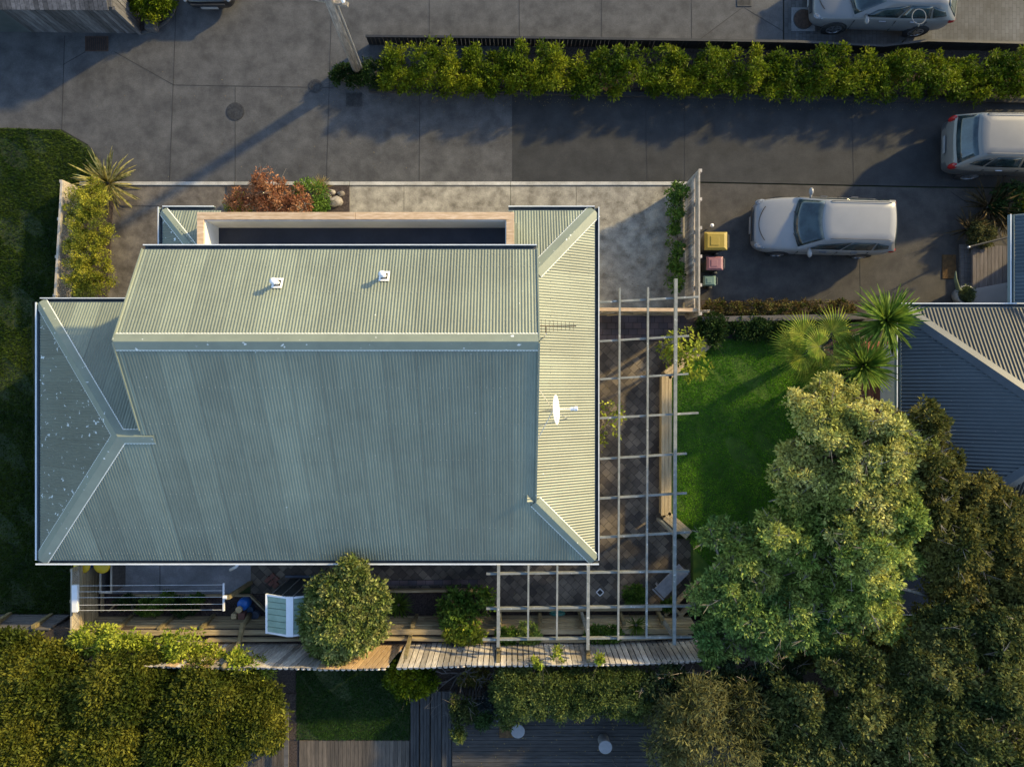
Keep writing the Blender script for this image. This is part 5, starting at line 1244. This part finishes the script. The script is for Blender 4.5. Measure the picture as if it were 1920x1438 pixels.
# yard plants
tree('citrus_tree', 'dense round citrus tree with pale edged leaves beside the shed', 'tree', [(at(645,1142,2.2),(1.32,1.12,.95)),(at(640,1185,1.9),(1.0,.6,.7)),(at(668,1090,2.3),(.75,.5,.5))], M['l_citrus'], BARK, at(635,1125,.1), .08, 60, .10, .18, 30, nl=24, lumpy=True, lump=11)
tuft('agapanthus', 'dark green strappy clump between citrus tree and dark soil', 'strappy plant', 748, 1132, .06, 120, .55, .022, M['l_grasst'], .6, .2)
tree('hydrangea', 'bright green broad leaved shrub spilling over the retaining wall', 'shrub', [(at(850,1135,.7),(.42,.55,.45)),(at(893,1130,.7),(.45,.5,.4)),(at(868,1170,1.1),(.6,.4,.3))], M['l_green'], BARK, at(865,1135,.06), .03, 34, .13, .18, 45, nl=16)
shrub('shrub', 'lime green weedy shrub at the foot of the bowed fence', 868, 1188, 1.0, .6, .5, M['l_lime'], n=40, ry=.25, L=.09, cr=.15)
shrub('shrub', 'low green shrub behind the first pergola bay on the terrace', 952, 1190, 1.0, .32, .35, M['l_green'], n=40, ry=.22, L=.08, cr=.12)
shrub('shrub', 'blue green shrub beside the second pergola beam on the terrace', 992, 1187, 1.0, .34, .4, M['l_teal'], n=44, ry=.28, L=.08, cr=.12)
shrub('shrub', 'ferny green row shrub by the third pergola beam on the terrace', 1130, 1188, 1.0, .55, .3, M['l_green'], n=60, ry=.22, L=.09, cr=.13)
tuft('grass_tuft', 'bright upright grass tuft among the pergola beams', 'ornamental grass', 1192, 1170, 1.0, 130, .5, .016, M['l_grasst'], .4, .6)
shrub('shrub', 'small leafy shrub at the paver edge by the grey bench', 1190, 1115, .06, .3, .4, M['l_green'], n=40, L=.08, cr=.11)
shrub('shrub', 'low shrub against the crossed sleepers under the big tree', 1252, 1135, .06, .18, .3, M['l_green'], n=20, L=.08, cr=.1)
for i, (u, v, r_, lab, lm) in enumerate([(235,1128,.28,'leafy herb clump at the lattice end of the yard bed','l_dkgreen'),(285,1136,.42,'bright herb clump in the middle of the yard bed','l_green'),(345,1136,.42,'blue green herb clump near the clothesline arm','l_dkgreen'),(370,1122,.2,'small fresh green plant under the clothesline arm','l_green'),(314,1122,.22,'narrow green plant at the yard bed edging','l_green')]):
    shrub('herb_plant', lab, u, v, .06, r_, .4, M[lm], cat='plant', n=int(90*r_), L=.08, cr=.12, ry=r_*.7)
for i, (u, v, r_, lab) in enumerate([(1010,1238,.17,'leafy shoot poking over the bowed fence at left of three'),(1050,1228,.22,'tallest leafy shoot over the bowed fence in the middle'),(1124,1230,.13,'smallest leafy shoot over the fence by the wide post')]):
    shrub('fence_shoot', lab, u, v, 2.3, r_, .5, M['l_lime'], cat='plant', n=9, L=.1, cr=.07, per=22)
# olive shrub line over the fence at bottom left (lit crest) and the big hedge mass behind
tree('fence_shrub', 'lime green shrub crest against the yard fence near the lattice', 'shrub', [(at(185,1198,1.9),(.75,.38,.5)),(at(225,1196,2.0),(.6,.36,.5)),(at(260,1212,1.9),(.7,.3,.4))], M['l_lime'], BARK, at(215,1197,1.0), .05, 70, .095, .2, 45)
tree('fence_shrub', 'lime green shrub crest against the fence below the wall posts', 'shrub', [(at(345,1208,2.0),(.62,.42,.55)),(at(300,1220,1.8),(.6,.3,.4)),(at(385,1226,1.9),(.6,.25,.4))], M['l_lime'], BARK, at(345,1204,1.0), .05, 70, .095, .2, 45)
tree('fence_shrub', 'lime green shrub end bulging past the bowed fence', 'shrub', [(at(462,1243,2.2),(.55,.38,.5)),(at(490,1252,2.0),(.35,.3,.4))], M['l_lime'], BARK, at(455,1236,1.0), .05, 80, .095, .2, 50)
lob = [[(at(60,1232,1.9),(1.7,.6,.6)),(at(60,1306,2.2),(1.6,1.5,.9)),(at(-40,1256,2.1),(1.3,1.0,.7)),(at(40,1416,2.5),(1.7,1.3,1.0))],
       [(at(220,1306,2.4),(1.5,1.2,.9)),(at(200,1406,2.6),(1.6,1.2,1.0)),(at(300,1276,2.1),(1.2,.75,.7))],
       [(at(390,1316,2.4),(1.5,1.1,.9)),(at(370,1386,2.5),(1.3,.95,.9)),(at(470,1326,2.2),(.95,.95,.8)),(at(430,1276,2.1),(1.2,.5,.6))]]
for lb, lab, tb in zip(lob, ['olive leaved hedge tree at the lower left corner','olive leaved hedge tree in the middle of the left group','olive leaved hedge tree next to the small dark lawn'], [(60,1300),(230,1310),(400,1310)]):
    tree('hedge_tree', lab, 'tree', lb, M['l_olive'], BARK, at(*tb, 1.0), .12, 80, .10, .24, 26, group='olive hedge trees at lower left', shell=.6, lumpy=True, lump=14)
o = shrub('hedge_tree', 'small olive bush under the hedge trees beside the wood rail', 500, 1375, 1.0, .5, .9, M['l_olive'], cat='tree', n=70, L=.1, cr=.18)
# ================================================================ neighbours to the south
TZ = 1.0
def tz(u, v, dz=0): return P(u, v, TZ+dz)
slab('lawn', [(556,1225),(770,1225),(770,1386),(556,1386)], TZ+.02, M['lawnbase'] if False else M['lawndark'], .05)
grass('lawn_grass', 'small square of dark grass behind the bowed fence', [tz(*q) for q in [(556,1225),(770,1225),(770,1386),(556,1386)]], TZ+.02, 30000, .05, M['grassn'], .011)
slab('bed_strip', [(535,1300),(556,1300),(556,1386),(535,1386)], TZ+.025, M['soil'], .05)
def deck(name, label, u0, v0, u1, v1, dz, n, vert, m, th=.1):
    a, b2 = P(u0, v1, TZ+dz), P(u1, v0, TZ+dz); t = thing(name, label, 'deck', ((a.x+b2.x)/2, (a.y+b2.y)/2, TZ)); mb = MB()
    for i in range(n):
        if vert: x = a.x+(b2.x-a.x)*i/n; mb.box((x,a.y,TZ+dz-th),(x+(b2.x-a.x)/n-.008,b2.y,TZ+dz+random.uniform(-.002,.002)))
        else: y = a.y+(b2.y-a.y)*i/n; mb.box((a.x,y,TZ+dz-th),(b2.x,y+(b2.y-a.y)/n-.008,TZ+dz+random.uniform(-.002,.002)))
    mb.build('boards', m, t); return t
deck('deck', 'dark weathered deck below the small square lawn', 561, 1388, 768, 1460, .03, 28, True, M['deckwarm'])
deck('deck', 'warm brown deck corner under the olive hedge tree', 400, 1340, 535, 1460, .06, 18, True, M['deckwarm'])
t = thing('timber_rail', 'long grey timber rail along the warm brown deck', 'rail', tz(537,1380)); MB().beam(tz(537,1318,.35), tz(537,1460,.35), .13, .05).build('rail', M['sleeper'], t)
for v in (1325,1385,1445): MB().beam(tz(537,v), tz(537,v,.33), .09,.09,up=(0,1,0)).build('post', M['sleeper'], t)
t = thing('fire_box', 'black fitting at the end of the grey timber rail', 'fitting', tz(525,1316)); mb = MB(); mb.beam(tz(513,1318,.42), tz(536,1317,.42), .1, .1); mb.build('body', M['blackpaint'], t, bevel=.01)
M['terrapot'] = mat('pale_terracotta', (.14,.10,.075), (.19,.14,.105), rough=.8)
pot('plant_pot', 'pale round terracotta pot peeking out from the hedge tree', 'pot', 516, 1341, TZ, .2, .3, M['terrapot'], M['terrapot'])
for i, (u0, u1, dz) in enumerate([(770,786,.10),(788,806,.24),(808,828,.38),(829,847,.52)]):
    v0 = 1296+ (0 if i else 8)
    deck('step', ['lowest weathered step along the small lawn','second weathered step up from the lawn','third weathered step up from the lawn','top weathered step against the big deck'][i], u0, v0, u1, 1460, dz, 3, True, M['deckdark'], .13)
deck('deck', 'big grey weathered deck with horizontal boards at the bottom', 848, 1318, 1240, 1470, .60, 22, False, M['deckdarkx'], .1)
t = thing('slat_screen', 'dark slatted screen behind the potted plants', 'screen', tz(880,1285)); mb = MB(); palings(mb, tz(848,1283,0), tz(936,1280,0), TZ, TZ+1.0, wd=.05, gap=.05); mb.build('slats', M['deckdark'], t)
M['ringwhite'] = mat('pale_rim', (.16,.16,.16), (.19,.19,.19), rough=.5)
for u, v, r_, lab, lm in [(909,1338,.2,'plant pot with pale rim beside the slatted screen','l_dkgreen'),(948,1333,.27,'wide pale rimmed pot half under the clipped hedge','l_clip'),(862,1362,.18,'pot of cream flowered plant at the deck corner','l_clip')]:
    pp = pot('plant_pot', lab, 'pot', u, v, TZ+.6, r_*.85, .32, M['ringwhite'], M['soil'], r_); c = P(u, v, TZ+.6); nn_ = 30
    quads_obj('plant', clump_leaves(ell_clumps((c.x,c.y,TZ+.98),(r_,r_,.18),nn_,.3,0), np.full(nn_,.13), 36, .075), M[lm], pp)
shrub('shrub', 'dusky green shrub on the big deck corner behind the pots', 868, 1328, TZ+.6, .38, .5, M['l_olived'], n=40, L=.09, cr=.14)
shrub('shrub', 'blue grey bush beside the slatted screen', 916, 1318, TZ+.6, .26, .4, M['l_teal'] if False else leafmat('dusk_blue_leaf',(.02,.03,.028),(.045,.06,.055),scale=4), n=30, L=.07, cr=.12)
shrub('shrub', 'yellow green shrub over the top of the small lawn', 772, 1272, TZ, .78, .8, M['l_hedge'], n=90, ry=.5, L=.11, cr=.18)
# bare branched tree
bt = thing('bare_tree', 'leafless pale branched shrub between the lawn steps and the fence', 'tree', at(850,1268,TZ)); mb = MB()
def branch(p, d, l, r_, dep):
    q = p+d*l; m_ = p.lerp(q,.5)+Vector((random.uniform(-.05,.05),random.uniform(-.05,.05),0))*l; mb.tube([p,m_,q],[r_,r_*.8,r_*.6],5,caps=False)
    if dep > 0:
        for _ in range(3 if dep > 1 else 2):
            d2 = (d+Vector((random.uniform(-.8,.8),random.uniform(-.7,.7),random.uniform(-.15,.35)))).normalized(); branch(m_.lerp(q,random.uniform(.3,1)), d2, l*random.uniform(.6,.85), r_*.55, dep-1)
p0 = Vector(at(862,1262,TZ))
for d in [(-1,-.5,.5),(-.6,-.9,.55),(.5,.3,.6),(.1,-.6,.8),(-.9,.2,.5),(.9,-.1,.5)]: branch(p0, Vector(d).normalized(), .62, .026, 3)
mb.build('branches', mat('pale_bark', (.09,.082,.075), (.17,.155,.145), scale=5, rough=.9), bt)
shrub('low_plant', 'few rusty leaved plant behind the bare branches', 885, 1268, TZ, .5, .4, M['l_brown'], cat='plant', n=16, ry=.25, L=.1, cr=.12)
# clipped hedge and deck furniture
tree('clipped_hedge', 'dense clipped dark green hedge above the big grey deck', 'hedge', [((P(u,0,2.4).x, P(0,1300,2.4).y, 2.2),(.72,.72,.65)) for u in range(975,1225,42)]+[((P(u,0,2.4).x, P(0,1304,2.4).y, 2.15),(.5,.7,.6)) for u in (958,)], M['l_clip'], BARK, at(1090,1285,TZ), .06, 130, .07, .22, 40, low=-.3, shell=.6, nl=24)
def stool(label, u, v, dz, r_, h):
    c = P(u, v, TZ+.6); t = thing('stool', label, 'stool', c); MB().lathe(c, [(r_*.82,.002),(r_*.86,.04),(r_*.8,h*.5),(r_*.92,h-.04)], 28).build('base', M['ringwhite'], t, smooth=True)
    MB().lathe(c+Vector((0,0,h-.038)), [(r_*.98,0),(r_,.012),(r_,.03),(r_*.96,.038),(0,.04)], 28).build('top', M['stoolt'], t)
M['stoolt'] = mat('stool_top', (.19,.19,.195), (.24,.24,.245), scale=6, rough=.6)
stool('white round stool on the deck beside the brown mat', 971, 1367, 0, .2, .12)
stool('white round drum stool standing alone near the teal chair', 1131, 1384, 0, .19, .5)
o = MB().box((P(936,0,1.6).x,P(0,1382,1.6).y,1.603),(P(963,0,1.6).x,P(0,1352,1.6).y,1.62)).build('mat', M['coir'], None); tag(o, 'square brown mat on the big grey deck', 'mat')
M['tealchair'] = mat('teal_shell', (.02,.055,.08), (.03,.075,.105), rough=.45)
ch = thing('chair', 'teal moulded shell chair at the bottom edge of the deck', 'chair', P(1166,1450,1.6)); c = P(1166,1448,2.0); mb = MB(); n = 13; rows = []
for j in range(9):
    t_ = j/8; y = .26-.5*t_ if t_ < .6 else -.04-.12*(t_-.6)*2; 
for j in range(9):
    t_ = j/8
    for i in range(n):
        s = -1+2*i/(n-1); wv = .25*(1-.35*max(0,t_-.55)**1*2)
        yy = .30-.52*t_; zz = .02+.10*s*s+ (0 if t_ < .5 else (t_-.5)**1.3*1.1)
        mb.v.append((c.x+s*wv*(1-.25*max(0,.25-t_)), c.y-yy*-1*1.0 if False else c.y+(-.30+.52*t_)*1.0-.1*s*s*t_, c.z+zz))
for j in range(8):
    for i in range(n-1): mb.f.append((j*n+i,j*n+i+1,(j+1)*n+i+1,(j+1)*n+i)); mb.m.append(0)
o = mb.build('shell', M['tealchair'], ch, smooth=True); sm = o.modifiers.new('t','SOLIDIFY'); sm.thickness = .015
for sx in (-.18,.18):
    for sy in (-.2,.15): MB().tube([(c.x+sx*.6,c.y+sy*.6,c.z+.02),(c.x+sx*1.2,c.y+sy*1.2,1.6)], .014, 8).build('leg', M['sleeper'], ch)
# ================================================================ big trees on the east and south
big = dict(per=70, L=.105, cr=.17, dens=15, nl=60, shell=.5, low=-.15, lumpy=True, lump=4.2, twigs=120)
tree('gum_tree', 'sunlit pale leaved tree overhanging the back lawn', 'tree', [(at(1550,800,3.6),(1.55,1.0,.9)),(at(1635,840,3.8),(1.0,1.3,.9)),(at(1500,905,3.3),(.95,1.0,.7)),(at(1600,930,3.6),(1.6,1.1,.9)),(at(1556,748,3.4),(.55,.45,.5)),(at(1690,812,3.5),(.5,.85,.6)),(at(1690,900,3.3),(.5,.9,.6))], M['l_pale'], BARK, at(1580,880,LZ), .19, **big)
tree('gum_tree', 'mid green leafy tree between pale tree and bowed fence', 'tree', [(at(1490,1000,3.3),(1.3,.95,.8)),(at(1620,1030,3.6),(1.3,1.1,.9)),(at(1410,1050,2.9),(1.1,.8,.7)),(at(1660,960,3.6),(.8,.9,.8)),(at(1600,1115,3.2),(1.0,.7,.7)),(at(1680,1030,3.2),(.6,.8,.6)),(at(1540,1095,2.9),(1.0,.8,.55)),(at(1560,1010,3.2),(1.1,.9,.6)),(at(1655,1110,2.9),(.6,.6,.5)),(at(1640,1160,3.0),(.7,.5,.5))], M['l_mid'], BARK, at(1560,1050,LZ), .18, **big)
tree('gum_tree', 'blue green leaved tree filling the patio corner by the bench', 'tree', [(at(1360,1010,2.6),(.85,.6,.6)),(at(1345,1080,2.7),(.75,.9,.7)),(at(1400,1140,2.9),(1.1,.9,.7)),(at(1350,1185,2.6),(.8,.55,.5)),(at(1490,1145,3.0),(1.1,.85,.7)),(at(1470,1195,2.7),(1.1,.4,.5)),(at(1560,1190,2.7),(.8,.45,.4)),(at(1425,1208,2.6),(1.1,.35,.4)),(at(1318,1140,2.5),(.5,.7,.5)),(at(1320,1215,2.3),(.6,.25,.35))], M['l_teal'], BARK, at(1430,1110,LZ), .15, **big)
shrub('shrub', 'pale leaved shrub at the corner of the lot under the trees', 1675, 1190, 1.0, .75, .8, M['l_pale'], n=70, ry=.3, L=.1, cr=.18)
for i, (u, v, r_, lab) in enumerate([(1470,1222,.8,'dark undergrowth bush behind the blue green tree'),(1560,1222,.75,'dark undergrowth bush under the fallen branch end'),(1640,1230,.8,'dark undergrowth bush by the lot corner shrub'),(1540,1330,.7,'dark undergrowth bush between the tangled trees'),(1450,1440,.8,'dark undergrowth bush at the bottom edge beside the willow'),(1880,1110,.9,'dark undergrowth bush at the right edge under olive trees'),(1700,1340,.9,'dark undergrowth bush among the lower right trees'),(1800,1330,.9,'dark undergrowth bush deepest among the lower right trees'),(1590,1430,.8,'dark undergrowth bush at the bottom between two trees'),(1730,1200,.7,'dark undergrowth bush just outside the lot corner')]):
    shrub('undergrowth_bush', lab, u, v, 1.0 if v > 1180 else LZ, r_, .9, M['l_olived'], n=70, L=.11, cr=.24, ry=r_*.7, per=46)
# exposed branches
br = thing('fallen_branch', 'bare lichen covered branch lying across the gap in the tree canopy', 'branch', at(1650,1075,2.6)); mb = MB()
mb.tube([at(1555,1062,3.2),at(1610,1066,3.4),at(1670,1071,3.4),at(1725,1072,3.2)], [.07,.075,.065,.05], 8); mb.tube([at(1640,1080,3.3),at(1690,1102,3.4),at(1730,1114,3.1),at(1790,1140,2.6)], [.045,.05,.04,.025], 8)
mb.tube([at(1605,1100,1.5),at(1603,1160,2.0),at(1598,1195,2.2)], [.08,.07,.06], 8); mb.tube([at(1630,1160,2.2),at(1655,1190,2.6)], [.06,.05], 8)
mb.tube([at(1560,1060,3.2),at(1590,1020,3.5),at(1575,1005,3.6)], [.09,.07,.05], 8)
mb.build('wood', mat('lichen_bark', (.07,.062,.048), (.24,.22,.17), scale=14, rough=.9, bump=.6), br, smooth=True)
cf = thing('cold_frame', 'dark framed panel with white edge lying under the tree branches', 'cold frame', at(1715,1105,.6)); a, b2 = P(1685,1153,.8), P(1750,1054,.8)
MB().box((a.x+.03,a.y+.03,.5),(b2.x-.03,b2.y-.03,.78)).build('panel', M['membrane'], cf)
mb = MB(); mb.box((a.x,a.y,.5),(a.x+.028,b2.y,.8)); mb.box((b2.x-.028,a.y,.5),(b2.x,b2.y,.8)); mb.box((a.x+.029,a.y,.5),(b2.x-.029,a.y+.028,.8)); mb.box((a.x+.029,b2.y-.028,.5),(b2.x-.029,b2.y,.8)); mb.build('frame', M['whitemetal'], cf)
sb_ = big.copy(); sb_.update(L=.11, per=66, dens=16, nl=34, lump=4.8, twigs=40)
G = 'dark olive trees beyond the lot'  # separate darker trees hold the surround dimming in their leaf colour
for lab, lm, lobes, tb in [
 ('dimmed outer part of the big tree spilling onto the neighbouring grey roof','l_brown',[(at(1730,800,3.4),(.6,.7,.6)),(at(1750,850,3.5),(.7,1.1,.7)),(at(1735,950,3.4),(.7,1.1,.7)),(at(1760,900,3.3),(.5,.6,.5))],(1728,880)),  # split off the big tree, dimming painted into its leaves
 ('olive tree at the right edge below the grey roof','l_brown',[(at(1860,965,3.2),(1.3,1.1,.8)),(at(1790,1000,3.3),(1.0,1.2,.8)),(at(1900,1060,3.2),(1.2,1.2,.8)),(at(1800,1110,2.9),(1.1,.9,.7)),(at(1750,1050,3.0),(.7,.6,.5)),(at(1890,1130,2.9),(1.0,.7,.6)),(at(1840,1040,3.0),(1.0,.6,.6))],(1840,1020)),
 ('dark olive tree at right beyond the lot corner','l_olived',[(at(1780,1180,3.2),(1.3,1.0,.8)),(at(1890,1190,3.4),(1.3,1.2,.9)),(at(1840,1270,3.6),(1.6,1.1,.9)),(at(1740,1250,3.2),(1.1,.8,.7))],(1820,1220)),
 ('dark olive tree at the lower right corner','l_olived',[(at(1860,1380,3.8),(1.5,1.3,1.0)),(at(1740,1350,3.6),(1.4,1.1,.9)),(at(1780,1430,3.6),(1.6,1.0,.9)),(at(1640,1420,3.3),(1.3,.9,.8))],(1790,1370)),
 ('dark tangled tree at the bottom behind the bowed fence end','l_olived',[(at(1600,1270,3.2),(1.4,.7,.7)),(at(1520,1310,3.1),(1.1,.9,.7)),(at(1640,1330,3.4),(1.3,.9,.8)),(at(1550,1390,3.2),(1.3,1.0,.8)),(at(1460,1390,3.0),(.9,1.0,.7)),(at(1680,1262,3.0),(.9,.5,.6)),(at(1480,1340,3.0),(.8,.6,.6))],(1570,1320))]:
    tree('garden_tree', lab, 'tree', lobes, M[lm], BARK, at(*tb, TZ if tb[1] > 1180 else LZ), .16, group=G, **sb_)
tree('willow_tree', 'soft grey green wispy tree over the end of the grey deck', 'tree', [(at(1300,1330,2.9),(1.05,.9,.8)),(at(1260,1390,2.7),(.8,.7,.6)),(at(1340,1410,3.1),(1.2,.9,.8)),(at(1390,1330,2.8),(.8,.8,.6)),(at(1250,1330,2.5),(.6,.4,.4))], M['l_willow'], BARK, at(1320,1350,TZ), .12, per=80, L=.17, cr=.3, dens=22, wr=.16, nl=16, group=None, up=.3, shell=.5, low=-.15)
tree('garden_tree', 'blue green bushy tree between clipped hedge and bowed fence end', 'tree', [(at(1245,1275,2.4),(.7,.55,.5)),(at(1330,1268,2.4),(1.0,.5,.5)),(at(1440,1270,2.5),(1.1,.6,.5))], leafmat('dusk_green_leaf',(.014,.032,.014),(.045,.065,.026),scale=1), BARK, at(1330,1270,TZ), .1, group=G, **sb_)

# fallen leaves
def litter(name, label, polypx, z, n, m, L=.045):
    p = scatter(poly(polypx, z), n); N = len(p); th = rng.uniform(0, 2*np.pi, N)
    d = np.column_stack([np.cos(th), np.sin(th), rng.normal(size=N)*.15]); nn = rng.normal(size=(N,3))*.25 + np.array([0,0,1])
    V = leaf_quads(np.column_stack([p, np.full(N, z+.008)]), d, nn, L*rng.uniform(.6,1.4,N), L*.5*rng.uniform(.6,1.3,N))
    tag(quads_obj(name, V, m, None), label, 'leaf litter', kind='stuff')
M['l_litter'] = leafmat('dry_leaf', (.07,.05,.02), (.20,.15,.06), isl=.6, scale=8, trans=.05)
litter('leaf_litter', 'scattered fallen leaves along the hedge foot on the driveway', [(690,178),(1900,196),(1900,215),(690,192)], .0, 420, M['l_litter'], .035)
litter('leaf_litter', 'few stray leaves blown over the open concrete turning area', [(120,110),(900,190),(900,335),(200,335)], .0, 110, M['l_litter'], .035)
litter('leaf_litter', 'fallen leaves strewn over the brown patio pavers', [(1125,650),(1240,650),(1240,1000),(1300,1010),(1300,1135),(940,1135),(940,1070),(1125,1050)], .0, 380, M['l_litter'], .04)
litter('leaf_litter', 'dry leaves on the grey weathered deck boards', [(850,1360),(1230,1350),(1230,1438),(850,1438)], TZ+.6, 160, M['l_litter'], .05)
litter('leaf_litter', 'leaf debris on the pale concrete by the drive fence', [(1120,352),(1262,352),(1262,570),(1120,570)], .0, 110, M['l_litter'], .035)
